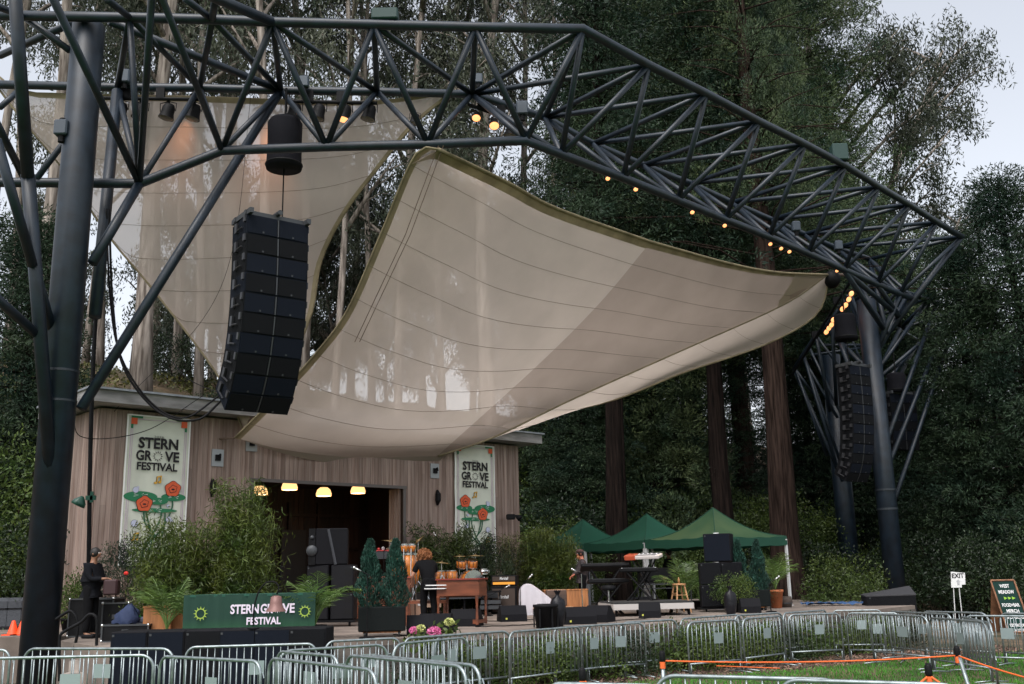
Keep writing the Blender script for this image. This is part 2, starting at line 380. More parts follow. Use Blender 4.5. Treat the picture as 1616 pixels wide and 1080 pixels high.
# pendant lamps in the doorway
def pendant(px, py, Y, lab):
    p = P(px, py, Y)
    t = thing('pendant_lamp', lab, 'pendant lamp', p, 0, 'lit pendant lamps in the doorway')
    mb = MB(); mb.lathe([(.23, -.12), (.24, -.05), (.2, .07), (.12, .14), (.03, .15)], n=20, cap=False); mb.build('lamp_shade', mat('woven_lamp_shade', (.8, .55, .3), .7, emit=(1, .55, .22), es=.9), t, True)
    mb = MB(); mb.lathe([(.215, -.115), (.1, -.1)], n=20); mb.build('bulb', mat('lamp_bulb', (1, .8, .5), .5, emit=(1, .7, .35), es=4), t)
    mb = MB(); mb.tube((0, 0, .15), (0, 0, 5.3-p.z), .012, n=6); mb.build('cord', black, t)
    ld = bpy.data.lights.new('pendant_light', 'POINT'); ld.energy = 1.2; ld.color = (1, .6, .3); ld.shadow_soft_size = .1
    lo = bpy.data.objects.new('pendant_light', ld); COL.objects.link(lo); lo.location = (0, 0, -.25); lo.parent = t
for a in ((457, 767, 30.4, 'lit woven pendant lamp at the left of the doorway'), (511, 777, 31.5, 'lowest lit pendant lamp in the middle of the doorway'), (565, 773, 32.6, 'lit pendant lamp nearest the right side of the doorway'), (410, 775, 30.8, 'pendant lamp half hidden by the doorway left edge and bamboo')): pendant(*a)

# ------------------------------------------------------------------ festival banners
def banner(t0, mirror, label):
    t = thing('festival_banner', label, 'banner', WL(t0, .035, 2.72), UA, 'tall festival banners on the stage house wall')
    Wd, H = 1.7, 3.8
    def q(fx, fy): return (Wd*(1-fx) if mirror else Wd*fx, H*(1-fy))
    rows = []
    for i in range(20):
        rows.append([V((Wd*j/12, -.02-.012*sin(i*.9+j*.7)-.01*sin(j*1.3), H*i/19)) for j in range(13)])
    mb = MB(); mb.grid(rows); mb.build('cloth', mat('banner_cloth', (.6, .62, .53), .85, var=.06, scale=2), t, True)
    yy = -.05
    def flat(polys, name, M, dy=0):
        mb = MB()
        for pl in polys: mb.prism([V((x, yy-dy, z)) for x, z in pl], (0, 0, 0), (0, .004, 0))
        return mb.build(name, M, t)
    def ell(fx, fy, rx, ry, n=24, rot=0, wob=0, wk=5):
        x, z = q(fx, fy); r = []
        for i in range(n):
            a = 2*pi*i/n; k = 1+wob*cos(wk*a); X = rx*k*cos(a); Z = ry*k*sin(a); r.append((x+X*cos(rot)-Z*sin(rot), z+X*sin(rot)+Z*cos(rot)))
        return r
    def rect(x0, z0, x1, z1): return [(x0, z0), (x1, z0), (x1, z1), (x0, z1)]
    pink = mat('banner_border_lilac', (.5, .38, .48), .8); green = mat('banner_green', (.02, .17, .075), .8); dgreen = mat('banner_stem_green', (.025, .1, .05), .8)
    red = mat('banner_red', (.62, .1, .035), .8); ink = mat('banner_ink', (.012, .01, .012), .8); gold = mat('banner_gold', (.65, .36, .04), .8); bub = mat('banner_bubble', (.5, .52, .66), .8); whi = mat('banner_white', (.8, .8, .78), .8)
    fr = [rect(0, 0, .035, H), rect(Wd-.035, 0, Wd, H), rect(0, H-.035, Wd, H)]
    flat(fr, 'border', whi)
    flat([rect(.1, 0, .118, H-.2), rect(.15, 0, .162, H-.25), rect(Wd-.118, 0, Wd-.1, H-.2), rect(Wd-.162, 0, Wd-.15, H-.25), rect(.25, H-.12, Wd-.25, H-.105)], 'border_line', pink)
    for X in (.1, Wd-.26):
        s = 1 if X < 1 else -1
        flat([rect(X, H-.25, X+.16, H-.09)], 'corner_square', red, .004)
        xa, xb = (X, X+.3) if s > 0 else (X-.14, X+.16)
        flat([rect(xa, H-.09, xb, H-.035), rect(X if s > 0 else X+.1, H-.36, X+.06 if s > 0 else X+.16, H-.25)], 'corner_leaf', green, .002)
    def words(body, fx, fy, h, wd, name='lettering', M=ink, bold=.035):
        vs, fs = text_mb(body, h, wd, bold); mb = MB(); x, z = Wd*fx, H*(1-fy)
        mb.add([V((x+v.x, yy-.006, z+v.y)) for v in vs], fs); return mb.build(name, M, t)
    def serif(xs, z, h):
        pass
    words('2026', .5, .148, .05, .26, bold=0)
    words('STERN', .5, .225, .29, 1.06); words('GR', .285, .308, .27, .42); words('VE', .72, .308, .27, .40); words('FESTIVAL', .5, .372, .21, 1.08)
    # sun-burst that stands for the O
    cx, cz = Wd*.5, H*(1-.273); pol = []
    for i in range(12):
        a = 2*pi*i/12; d = V((cos(a), 0, sin(a))); s_ = V((-sin(a), 0, cos(a)))
        pol.append([(cx+d.x*.085-s_.x*.017, cz+d.z*.085-s_.z*.017), (cx+d.x*.14, cz+d.z*.14), (cx+d.x*.085+s_.x*.017, cz+d.z*.085+s_.z*.017)])
    flat(pol, 'sunburst', ink, .004)
    def stem(pts, r=.022):
        P_ = [V((q(a, b)[0], 0, q(a, b)[1])) for a, b in pts]; k = []
        for i in range(len(P_)-1):
            p0, p1, p2, p3 = P_[max(i-1, 0)], P_[i], P_[i+1], P_[min(i+2, len(P_)-1)]
            for s in range(6):
                u = s/6; k.append(.5*((2*p1)+(-p0+p2)*u+(2*p0-5*p1+4*p2-p3)*u*u+(-p0+3*p1-3*p2+p3)*u**3))
        k.append(P_[-1]); L, R_ = [], []
        for i, p in enumerate(k):
            tt = (k[min(i+1, len(k)-1)]-k[max(i-1, 0)]).normalized(); nn = V((-tt.z, 0, tt.x)); L.append(p+nn*r); R_.append(p-nn*r)
        mb = MB()
        for i in range(len(k)-1): mb.add([(L[i].x, yy, L[i].z), (L[i+1].x, yy, L[i+1].z), (R_[i+1].x, yy, R_[i+1].z), (R_[i].x, yy, R_[i].z)], [(0, 1, 2, 3)])
        return mb.build('stem', dgreen, t)
    stem([(.33, .62), (.36, .72), (.5, .8), (.45, .9), (.42, .99)]); stem([(.37, .65), (.45, .76), (.6, .82), (.66, .74), (.66, .64)]); stem([(.76, .55), (.76, .63), (.62, .76), (.42, .86), (.36, .93), (.42, .99)]); stem([(.58, .6), (.6, .68), (.5, .78), (.38, .86), (.34, .95), (.42, .99)])
    flat([ell(.27, .548, .44, .135, rot=0)], 'lily_pad', green, .004); flat([ell(.78, .545, .33, .1)], 'lily_pad', green, .004); flat([ell(.53, .575, .28, .09)], 'lily_pad', green, .006); flat([ell(.5, .637, .6, .055)], 'lily_pad', green, .004); flat([ell(.42, .99, .12, .08)], 'lily_pad', green, .004)
    vein = []
    for fx, fy, l_ in ((.27, .54, .2), (.78, .545, .15), (.53, .575, .13), (.5, .637, .2)):
        x, z = q(fx, fy)
        for a in (.5, 1.2, 2.6, 3.6, 5.6): vein.append([(x+cos(a)*.05, z+sin(a)*.01), (x+cos(a)*l_, z+sin(a)*l_*.3+.006), (x+cos(a)*l_, z+sin(a)*l_*.3-.006)])
    flat(vein, 'leaf_vein', whi, .012)
    for fx, fy in ((.76, .49), (.33, .595)):
        flat([ell(fx, fy, .215, .2, 40, .3, .07)], 'flower_outline', ink, .012); flat([ell(fx, fy, .2, .185, 40, .3, .07)], 'flower', red, .016)
        flat([ell(fx, fy, .115, .095, 30, .5, .12), ], 'flower_ring', ink, .02); flat([ell(fx, fy, .1, .08, 30, .5, .12)], 'flower_heart', red, .024); flat([ell(fx, fy+.003, .045, .022, 16)], 'flower_centre', ink, .028)
    def note(fx, fy):
        x, z = q(fx, fy); s = .12
        for M, dx, dy in ((ink, -.012, .012), (gold, 0, .018)):
            x_ = x+dx
            flat([[(x_-s*.35, z-s*.6), (x_-s*.15, z-s*.6), (x_-s*.05, z+s*.75), (x_-s*.25, z+s*.75)], [(x_+s*.5, z-s*.4), (x_+s*.7, z-s*.4), (x_+s*.8, z+s), (x_+s*.6, z+s)], [(x_-s*.25, z+s*.5), (x_+s*.75, z+s*.75), (x_+s*.8, z+s*1.05), (x_-s*.2, z+s*.8)],
                  [(x_-s*.5+s*.33*cos(a*pi/6), z-s*.6+s*.24*sin(a*pi/6)) for a in range(12)], [(x_+s*.4+s*.33*cos(a*pi/6), z-s*.4+s*.24*sin(a*pi/6)) for a in range(12)]], 'music_note', M, dy)
    note(.52, .435); note(.22, .815)
    for fx, fy, r in ((.19, .505, .075), (.22, .488, .03), (.2, .725, .085), (.72, .695, .07), (.77, .705, .04), (.7, .605, .04)): flat([ell(fx, fy, r*1.08, r*1.08)], 'bubble_rim', ink, .008); flat([ell(fx, fy, r, r)], 'bubble', bub, .012)
    return t
banner(-8.7, False, 'larger looking festival banner at the left end of the stage house')
banner(2.0, True, 'festival banner at the right end of the stage house wall')
# ------------------------------------------------------------------ steel canopy frame
ZT, ZF, ZR = 14.9, 12.5, 14.9
Tp = [(205, 28), (335, 31), (430, 35), (590, 39), (750, 43), (920, 46), (1024, 103), (1115, 148), (1198, 192), (1271, 228), (1335, 262), (1387, 295), (1435, 323), (1479, 351), (1518, 374)]
Fp = [(220, 290), (350, 238), (515, 232), (675, 228), (830, 222), (886, 244), (983, 281), (1070, 316), (1145, 347), (1213, 374), (1275, 400), (1332, 426), (1384, 449), (1420, 464), (1445, 473)]
Rp = [(185, 138), (315, 139), (443, 143), (595, 145), (745, 149), (860, 186), (935, 227), (1015, 261), (1090, 290), (1155, 320), (1217, 347), (1269, 370), (1318, 391), (1372, 409)]
T = [Pz(*q, ZT) for q in Tp]; Fn = [P(220, 290, 22.3)]+[Pz(*q, ZF) for q in Fp[1:]]; R = [Pz(*q, ZR) for q in Rp]
tr = thing('canopy_structure', 'dark blue grey tubular steel frame that spans the stage and carries both sails', 'steel frame', (-9.69, 21.3, 0))
O0 = V((-9.69, 21.3, 0))
def tpart(name, a, b, r, n=12, par=None, root=None, o=None):
    root = root or tr; o = O0 if o is None else o
    mb = MB(); mb.tube(V(a)-o, V(b)-o, r, n=n); return mb.build(name, steel, par or root, True)
def tpath(name, pts, r, root=None, o=None):
    root = root or tr; o = O0 if o is None else o
    mb = MB(); mb.path([V(p)-o for p in pts], r, 12); return mb.build(name, steel, root, True)
tpath('top_chord', [P(-160, 22, 20.6), T[0]]+T[1:], .115)
tpath('lower_chord', [P(-160, 268, 21.9), P(0, 288, 22.3), Fn[0]]+Fn[1:], .115)
tpath('rear_chord', [P(-160, 130, 24), R[0]]+R[1:], .11)
def B(a, b, r=.075): tpart('brace', a, b, r, 10)
# left part, read node by node
for i, j in ((0, 0), (2, 1), (2, 2), (3, 2), (3, 3), (4, 3), (4, 4), (5, 4), (5, 5)): B(T[i], Fn[j])
for i, j in ((0, 0), (0, 1), (1, 1), (1, 2), (2, 2), (2, 3), (3, 3), (3, 4), (4, 4), (5, 4), (5, 5)): B(T[i], R[j])
for i, j in ((0, 0), (1, 0), (1, 1), (2, 1), (2, 2), (3, 2), (3, 3), (4, 3), (4, 4), (4, 5)): B(R[i], Fn[j])
for i in range(6, 15):
    B(T[i], Fn[i]); B(T[i], Fn[i-1])
    B(T[i], R[i-1]); B(T[i], R[i-2])
for i in range(5, 14):
    B(R[i], Fn[i]); B(R[i], Fn[i+1] if i < 13 else Fn[14])
# wing that comes forward over the camera side on the left
G = [T[2], P(340, -3, 19.4), P(235, -52, 17.7), P(70, -120, 16), P(-140, -200, 14.6)]
tpath('forward_chord', G, .115)
B(G[1], T[1], .08); B(P(292, -2, 20.2), T[1], .08); B(P(170, 0, 19.5), T[0], .08); B(P(255, -5, 18.4), Fn[1]); B(P(243, -60, 17.8), Fn[0]); B(P(75, -20, 18), Fn[0], .085)
B(P(40, 28, 21), P(110, 80, 21.2), .08); B(P(0, 88, 23), P(115, 36, 21.4), .09); B(P(173, 34, 21.2), R[2], .1)
B(P(-30, 0, 19), P(45, 30, 21), .08)
B(P(0, 170, 23.5), P(30, 143, 24)); B(P(-20, 165, 20), P(40, 285, 22), .085); B(P(58, 282, 22.2), P(150, 160, 23), .075)
# the left mast and its struts
cl = MB(); cx, cy = 0, 0
cl.lathe([(.36, -.3), (.36, 14.95), (.355, 14.96)], (0, 0, 0), 28); c1 = cl.build('mast', steel, tr, True)
for k in c1.data.polygons: k.use_smooth = len(k.vertices) == 4
for z in (6.1, 6.75): mb = MB(); mb.lathe([(.372, z-.025), (.372, z+.025)], (0, 0, 0), 28); mb.build('mast_flange', mat('dark_steel_joint', (.012, .018, .025), .5), c1)
CL = lambda z, dx=0, dy=0: V((-9.69+dx, 21.3+dy, z))
tpart('strut', P(128, 645, 21.3), R[2], .115); tpart('strut', P(146, 415, 21.3), Fn[0], .11)
tpart('strut', P(150, 500, 22), P(185, 145, 24), .14); tpart('strut', P(20, -60, 17.5), P(44, 280, 19.4), .13); tpath('strut', [P(44, 275, 19.4), P(60, 480, 20.4), P(80, 745, 21.1)], .14)
tpart('strut', P(-6, 220, 18.5), P(52, 420, 20), .1); tpart('strut', P(52, 415, 20), P(85, 530, 21.2), .1); tpart('strut', P(-40, 440, 18.6), P(58, 528, 20.5), .1)
# right mast
O2 = V((13.75, 38, 0)); H = V((13.75, 38, 10.4))
mb = MB(); mb.lathe([(.36, -.3), (.36, 12.4)], O2-O0, 24); c2 = mb.build('mast', steel, tr, True)
for z in (4.4, 5.1): mb = MB(); mb.lathe([(.385, z-.04), (.385, z+.04)], O2-O0, 24); mb.build('mast_flange', MATS['dark_steel_joint'], c2)
N1, N2, N3, N4 = P(1419, 500, 38.2), P(1400, 528, 38.2), P(1381, 560, 38), P(1376, 590, 38)
for a, b in ((Fn[11], N1), (Fn[12], N1), (Fn[14], N1), (N1, N2), (N2, N3), (T[14], N2), (T[14], N1), (Fn[11], N2), (P(1343, 470, 39), N3), (P(1355, 448, 39), N2), (R[13], N2), (Fn[13], N3), (P(1313, 508, 41), P(1345, 590, 38.5)), (P(1300, 515, 42), N4), (P(1342, 475, 40), P(1388, 600, 38.2)), (P(1430, 470, 38.4), N3)): tpart('strut', a, b, .1)
# rear frame that stands behind the right mast
O3 = DX(1350, 44, 0); O3 = V((O3.x, 44, 0))
t2 = thing('rear_canopy_structure', 'farther dark tubular steel frame on its own mast behind the right mast', 'steel frame', O3)
def rp(name, a, b, r=.085): tpart(name, a, b, r, 8, root=t2, o=O3)
mb = MB(); mb.lathe([(.4, -.3), (.4, 11.5)], (0, 0, 0), 20); mb.build('mast', steel, t2, True)
TT = [P(1514, 490, 45), P(1468, 470, 43.6), P(1420, 455, 42.4), P(1378, 445, 41)]; RR = [P(1452, 540, 46), P(1420, 520, 44.8), P(1382, 500, 43.5), P(1345, 480, 42)]
rp('top_chord', TT[0], TT[3], .11); rp('rear_chord', RR[0], RR[3], .1)
for i in range(4):
    rp('brace', TT[i], RR[i])
    if i < 3: rp('brace', TT[i], RR[i+1]); rp('brace', TT[i+1], RR[i])
for a, b in (((1514, 490), (1383, 600)), ((1500, 492), (1398, 745)), ((1514, 492), (1408, 800)), ((1468, 470), (1381, 590)), ((1478, 480), (1398, 700)), ((1441, 553), (1395, 640)), ((1452, 540), (1400, 600)), ((1420, 520), (1385, 590))):
    rp('strut', P(*a, 44), P(*b, 41 if b[1] < 700 else 38.6), .09)
LL = [P(1343, 462, 39), P(1313, 505, 40), P(1288, 530, 41), P(1268, 560, 42), P(1253, 583, 43)]
tpath('inner_chord', LL, .1, t2, O3)
for i, q in enumerate([(1325, 600), (1320, 640), (1310, 650), (1320, 735), (1330, 760)]):
    rp('strut', LL[i], P(*q, 42), .075)
for a, b in (((1288, 530), (1340, 600)), ((1270, 570), (1322, 660)), ((1255, 583), (1305, 720)), ((1268, 560), (1330, 740)), ((1300, 545), (1380, 545)), ((1285, 560), (1370, 548)), ((1345, 480), (1385, 590)), ((1255, 583), (1283, 622)), ((1330, 500), (1370, 600)), ((1275, 545), (1350, 700))):
    rp('brace', P(*a, 42.5), P(*b, 42.5), .065)

# boxes and small fittings on the frame
def jbox(px, py, Y, w_, h, lab):
    t = thing('junction_box', lab, 'equipment box', P(px, py, Y), 0)
    mb = MB(); mb.box((0, 0, 0), (w_, .35, h), bev=.03); mb.build('housing', mat('green_box_paint', (.012, .04, .035), .6), t)
    mb = MB(); mb.box((0, 0, -h/2-.04), (w_*.4, .12, .09)); mb.build('foot', steel, t)
jbox(608, 26, 21.5, .62, .28, 'flat dark green box on the top chord above the hoist bag'); jbox(1324, 242, 30.3, .5, .55, 'dark green box on the sloping top chord right of centre'); jbox(1465, 466, 43.6, .6, .55, 'green box on the far frame behind the right mast')
def clampunit(px, py, Y, s, lab, name='clamp_unit'):
    t = thing(name, lab, 'fitting', P(px, py, Y), 0)
    mb = MB(); mb.box((0, 0, 0), (s, s*.8, s*1.2), bev=s*.1); mb.build('body', mat('fitting_blue_grey', (.04, .055, .075), .5), t)
    mb = MB(); mb.tube((0, 0, -s*1.1), (0, 0, -s*.5), s*.25, n=8); mb.lathe([(s*.3, s*.6), (s*.2, s*.8)], n=10); mb.build('stem', black, t)
clampunit(98, 203, 21, .3, 'small black box clamped to the left side of the left mast'); clampunit(1256, 358, 33, .28, 'small grey fitting on the rear chord of the sloping truss'); clampunit(1323, 388, 38, .3, 'small grey fitting near the right end of the rear chord'); clampunit(197, 122, 24, .3, 'black motor fitting on the rear chord right of the left mast'); clampunit(824, 172, 25.5, .32, 'grey fitting on the rear chord above the pair of lit lamps'); clampunit(480, 130, 24.3, .25, 'small fitting on rear chord right of the hoist bag'); clampunit(755, 125, 25, .22, 'upright fitting where the rear chord bends', 'post_fitting')

# ------------------------------------------------------------------ stage lights
def make_light(lit, s=1.):
    t = thing('stage_light', '', 'stage light')
    prof = [(.05, .2), (.12, .19), (.16, .1), (.165, -.05), (.19, -.16), (.2, -.2)]
    M_ = Matrix.Rotation(radians(12), 3, 'Y')
    mb = MB(); mb.lathe([(r*s, z*s) for r, z in prof[::-1]], (0, 0, -.3*s), 18, M_, cap=False); mb.build('can', black, t, True)
    mb = MB(); mb.lathe([(.185*s, -.195*s), (.13*s, -.23*s), (.05*s, -.24*s)], (0, 0, -.3*s), 18, M_); mb.build('lens', lampon if lit else mat('unlit_lens', (.12, .1, .08), .15), t)
    mb = MB(); mb.path([(-.2*s, 0, -.3*s), (-.21*s, 0, -.08*s), (0, 0, -.02*s), (.21*s, 0, -.08*s), (.2*s, 0, -.3*s)], .013*s, 6); mb.build('yoke', black, t)
    mb = MB(); mb.box((0, 0, 0), (.07*s, .07*s, .12*s)); mb.build('clamp', black, t)
    return t
L_on = None; L_off = None
def slight(px, py, Y, lit, lab, s=1, rz=0, tilt=0):
    t = make_light(lit, s); t.location = P(px, py, Y)+V((0, 0, .3*s)); t.rotation_euler = (tilt, 0, rz); t['label'] = lab
    t['group'] = 'stage lights hung from the frame'; return t
for i, (x, y, Y, lit, lab) in enumerate([(190, 174, 24.3, 0, 'unlit stage lamp just right of the left mast'), (222, 176, 24.3, 0, 'unlit stage lamp behind the leftmost truss braces'), (265, 176, 24.3, 0, 'unlit lamp hung alone between two braces left of the hoist bag'), (306, 177, 24.3, 0, 'unlit lamp at the right end of the left light bar'),
    (465, 176, 24.6, 0, 'unlit lamp just right of the hoist bag'), (503, 177, 24.6, 0, 'second lamp right of the hoist bag'), (544, 178, 24.6, 1, 'dimly lit third lamp on the bar right of the hoist bag'), (583, 178, 24.6, 0, 'last lamp on the bar right of the hoist bag')]):
    slight(x, y, Y, lit, lab, 1.0)
slight(750, 186, 25, 1, 'left of the two lit lamps beside the bright gap over the sail', 0.6, .4, -.5); slight(777, 198, 25, 1, 'brightest lit lamp, right of a pair beside the sail peak', .68, .5, -.5); slight(808, 205, 25.3, 0, 'unlit lamp right of the lit pair under the bend'); slight(655, 188, 24.9, 0, 'small unlit lamp at the tip of the left sail', .7)
for i, (x, y, Y) in enumerate([(957, 283, 26.6), (1001, 300, 27.3), (1090, 336, 28.5), (1141, 357, 29.6), (1213, 386, 31.2), (1230, 393, 31.6), (1243, 398, 32), (1318, 428, 34.5), (1336, 436, 35.2)]):
    slight(x, y, Y, 1, 'small lit lamp, %s from the left along the sloping lower chord' % ORD[i], .34, .4, -.7)
for i, (x, y, Y) in enumerate([(1336, 467, 38), (1332, 476, 38.2), (1327, 485, 38.4), (1322, 491, 38.6), (1308, 508, 39.6), (1305, 516, 39.8), (1301, 521, 40), (1297, 527, 40.2)]):
    slight(x, y, Y, 1, 'lit lamp, %s from the top on the steep light bar by the right sail corner' % ORD[i], .6, .6, -1.0)
def lbar(a, b, lab):
    o = V(a); t = thing('light_bar', lab, 'light bar', o); mb = MB(); mb.tube((0, 0, 0), V(b)-o, .05, n=8); mb.build('tube', black, t)
    for k in (.25, .6): mb = MB(); p = (V(b)-o)*k; mb.box(p+V((0, 0, .15)), (.22, .1, .3)); mb.build('hanger', black, t)
lbar(P(160, 155, 24.2), P(315, 157, 24.2), 'black light bar left of the hoist bag'); lbar(P(452, 160, 24.5), P(595, 163, 24.6), 'black light bar right of the hoist bag'); lbar(P(738, 165, 24.9), P(825, 195, 25.3), 'short slanted light bar at the bend of the truss')
lbar(P(1345, 440, 37.8), P(1250, 592, 42.5), 'long steep light bar beside the right sail corner'); 
for (x, y, Y, tx, ty, tz, e) in [(300, 178, 24.2, -9.6, 25.6, 11.6, 50), (440, 178, 24.4, -7.0, 26.0, 11.6, 100)]:
    ld = bpy.data.lights.new('sail_wash_light', 'SPOT'); ld.energy = e; ld.color = (1, .42, .18); ld.spot_size = radians(75); ld.spot_blend = 1; ld.shadow_soft_size = .3
    lo = bpy.data.objects.new('sail_wash_light', ld); COL.objects.link(lo); p = P(x, y+14, Y+.8); lo.location = p; lo.rotation_euler = (p-V((tx, ty, tz))).to_track_quat('Z', 'Y').to_euler()
def stagewash(p, tgt, e, sz=60, c=(1, .6, .35)):
    ld = bpy.data.lights.new('stage_wash_light', 'SPOT'); ld.energy = e; ld.color = c; ld.spot_size = radians(sz); ld.spot_blend = .8; ld.shadow_soft_size = .4
    lo = bpy.data.objects.new('stage_wash_light', ld); COL.objects.link(lo); lo.location = p; lo.rotation_euler = (V(p)-V(tgt)).to_track_quat('Z', 'Y').to_euler()
stagewash(P(1285, 548, 35.5), (-1, 27, 1.6), 1300, 32)

# ------------------------------------------------------------------ hoist bags and line arrays
def hoist(px, ptop, pbot, Y, r, lab):
    a = P(px, ptop, Y); b = P(px, pbot, Y); h = a.z-b.z
    t = thing('hoist_bag', lab, 'chain hoist bag', b)
    mb = MB(); mb.lathe([(r*1.02, -.05), (r*1.06, .06), (r, .15), (r*.98, h*.5), (r*1.0, h-.1), (r*.85, h), (r*.2, h+.05)], n=24); mb.build('bag', mat('black_canvas_bag', (.008, .008, .011), .85, bump=.6, bscale=7, spec=.12), t, True)
    mb = MB(); mb.lathe([(r*1.06, .02), (r*1.09, .05), (r*1.06, .08)], n=24, cap=False); mb.build('hem', black, t)
    mb = MB(); mb.tube((0, 0, h), (0, 0, h+.9), .03, n=6); mb.build('chain', black, t)
    mb = MB(); mb.tube((0, 0, -2.2), (0, 0, 0), .018, n=6); mb.build('chain', black, t)
    return t
hoist(448, 190, 264, 24.2, .44, 'black canvas hoist bag above the big hanging loudspeaker array'); hoist(1336, 497, 535, 37.3, .40, 'black hoist bag beside the right mast'); hoist(1416, 590, 618, 41, .38, 'small dark hoist bag above the far array')
def line_array(loc, rz, n, w_, d_, h, lab, curve, name='line_array', M2=None):
    """hung cabinets, front towards local -y, top at origin"""
    t = thing(name, lab, 'hanging loudspeakers', loc, rz)
    z = 0; y = 0; a = 0
    mb = MB()
    for X in (-w_/2+.05, w_/2-.05): mb.box((X, d_*.4, .05), (.09, d_*1.15, .12))
    mb.box((0, d_*.1, .06), (w_*1.02, .1, .1)); mb.box((0, d_*.75, .06), (w_*1.02, .1, .1)); mb.tube((.0, -.12, .14), (.0, d_, .14), .06, n=8)
    mb.build('rigging_frame', grey, t)
    for i in range(n):
        a += curve(i); R_ = Matrix.Rotation(a, 3, 'X')
        dn = R_@V((0, 0, -1)); mid = V((0, y, z))+dn*h/2
        M_ = R_
        mb = MB()
        # trapezoid cabinet, front at -y side of pivot
        vs = []
        for X, yy, zz in ((-w_/2, 0, -h*.496), (w_/2, 0, -h*.496), (w_/2, 0, h*.496), (-w_/2, 0, h*.496), (-w_/2+.05, d_, -h*.475), (w_/2-.05, d_, -h*.475), (w_/2-.05, d_, h*.475), (-w_/2+.05, d_, h*.475)): vs.append(mid+M_@V((X, yy, zz)))
        mb.add(vs, [(0, 1, 2, 3), (5, 4, 7, 6), (0, 4, 5, 1), (3, 2, 6, 7), (1, 5, 6, 2), (4, 0, 3, 7)])
        cb = mb.build('cabinet', blackm if i % 3 else (M2 or bluebl), t)
        mb = MB()
        for sx in (-1, 1):
            # slightly splayed grille panels
            q = [(sx*.035, -.028, -h*.45), (sx*(w_/2-.03), -.012, -h*.45), (sx*(w_/2-.03), -.012, h*.45), (sx*.035, -.028, h*.45)]
            q2 = [(x_, y_+.03, z_) for x_, y_, z_ in q]
            mb.add([mid+M_@V(k) for k in q+q2], [(0, 1, 2, 3), (7, 6, 5, 4), (0, 4, 5, 1), (1, 5, 6, 2), (2, 6, 7, 3), (3, 7, 4, 0)])
        mb.build('grille', blackm if i % 2 else bluebl, cb)
        mb = MB(); mb.box(mid+M_@V((0, -.012, 0)), (.03, .03, h*.9), M=M_); mb.build('centre_post', grey, cb)
        for sx in (-1, 1): mb = MB(); mb.box(mid+M_@V((sx*w_*.24, -.03, -h*.36)), (.035, .012, .04), M=M_); mb.build('badge', grey, cb)
        for sx in (-1, 1):
            mb = MB()
            mb.box(mid+M_@V((sx*(w_/2+.012), .08, h*.3)), (.05, .1, h*.34), M=M_); mb.box(mid+M_@V((sx*(w_/2+.012), d_*.6, h*.1)), (.05, .12, h*.5), M=M_); mb.tube(mid+M_@V((sx*(w_/2+.03), d_*.2, -h*.1)), mid+M_@V((sx*(w_/2+.03), d_*.5, -h*.1)), .02, n=6)
            mb.build('rigging_hardware', mat('rigging_metal', (.05, .05, .055), .4, .6), cb)
        pv = V((0, y, z))+dn*h; y, z = pv.y, pv.z
    return t
pt = P(439, 347, 22)
line_array(pt, radians(37), 10, 1.5, .95, .455, 'big black line array hanging before the left sail', lambda i: radians([-2, .6, 1.2, 2, 2.8, 3.8, 5, 6.5, 8.5, 10][i]))
line_array(P(1356, 578, 36.3), radians(33), 12, 1.15, .62, .355, 'dark line array hanging left of the right mast', lambda i: radians([0, .3, .5, .8, 1, 1.3, 1.6, 2, 3, 5, 7, 9][i]), M2=blackm)
line_array(P(1424, 622, 41), radians(20), 6, 1.3, .7, .38, 'shorter line array hanging right of the right mast', lambda i: radians(.6), M2=blackm)

# ------------------------------------------------------------------ shade sails
def crm(pts, n):
    """Catmull-Rom through pts, n samples evenly in length"""
    pts = [V(p) for p in pts]; k = []
    for i in range(len(pts)-1):
        p0 = pts[i-1] if i else pts[0]*2-pts[1]; p1 = pts[i]; p2 = pts[i+1]; p3 = pts[i+2] if i+2 < len(pts) else pts[-1]*2-pts[-2]
        for s in range(24):
            u = s/24; k.append(.5*((2*p1)+(-p0+p2)*u+(2*p0-5*p1+4*p2-p3)*u*u+(-p0+3*p1-3*p2+p3)*u**3))
    k.append(pts[-1]); L = [0]
    for i in range(1, len(k)): L.append(L[-1]+(k[i]-k[i-1]).length)
    o = []; j = 0
    for i in range(n):
        d = L[-1]*i/(n-1)
        while j < len(L)-2 and L[j+1] < d: j += 1
        f = (d-L[j])/max(1e-9, L[j+1]-L[j]); o.append(k[j].lerp(k[j+1], f))
    return o
def sail_mat(name, col, alpha):
    return mat(name, col, .8, var=.05, scale=.8, trans=.62, alpha=alpha, bump=.25, bscale=2.2, spec=.2)
sailM = sail_mat('shade_cloth', (.65, .55, .475), .25); sailB = sail_mat('shade_cloth_shaded_panel', (.44, .355, .3), .17)  # same cloth; shading from the second panel's tilt is put into its darker colour
hemM = mat('sail_edge_webbing', (.3, .25, .16), .8, var=.2, scale=2, trans=.3, spec=.2); seamM = mat('sail_seam_thread', (.2, .165, .13), .8)
def coons(Lc, Rc, Tc, Bc, nu, nv, sag=V((0, 0, 0))):
    rows = []
    for j in range(nv):
        v = j/(nv-1); r = []
        for i in range(nu):
            u = i/(nu-1)
            p = Lc[j]*(1-u)+Rc[j]*u+Tc[i]*(1-v)+Bc[i]*v-(Tc[0]*(1-u)*(1-v)+Tc[-1]*u*(1-v)+Bc[0]*(1-u)*v+Bc[-1]*u*v)
            r.append(p+sag*(16*u*(1-u)*v*(1-v)))
        rows.append(r)
    return rows
def pp(l): return [P(*q) for q in l]
NV = 33
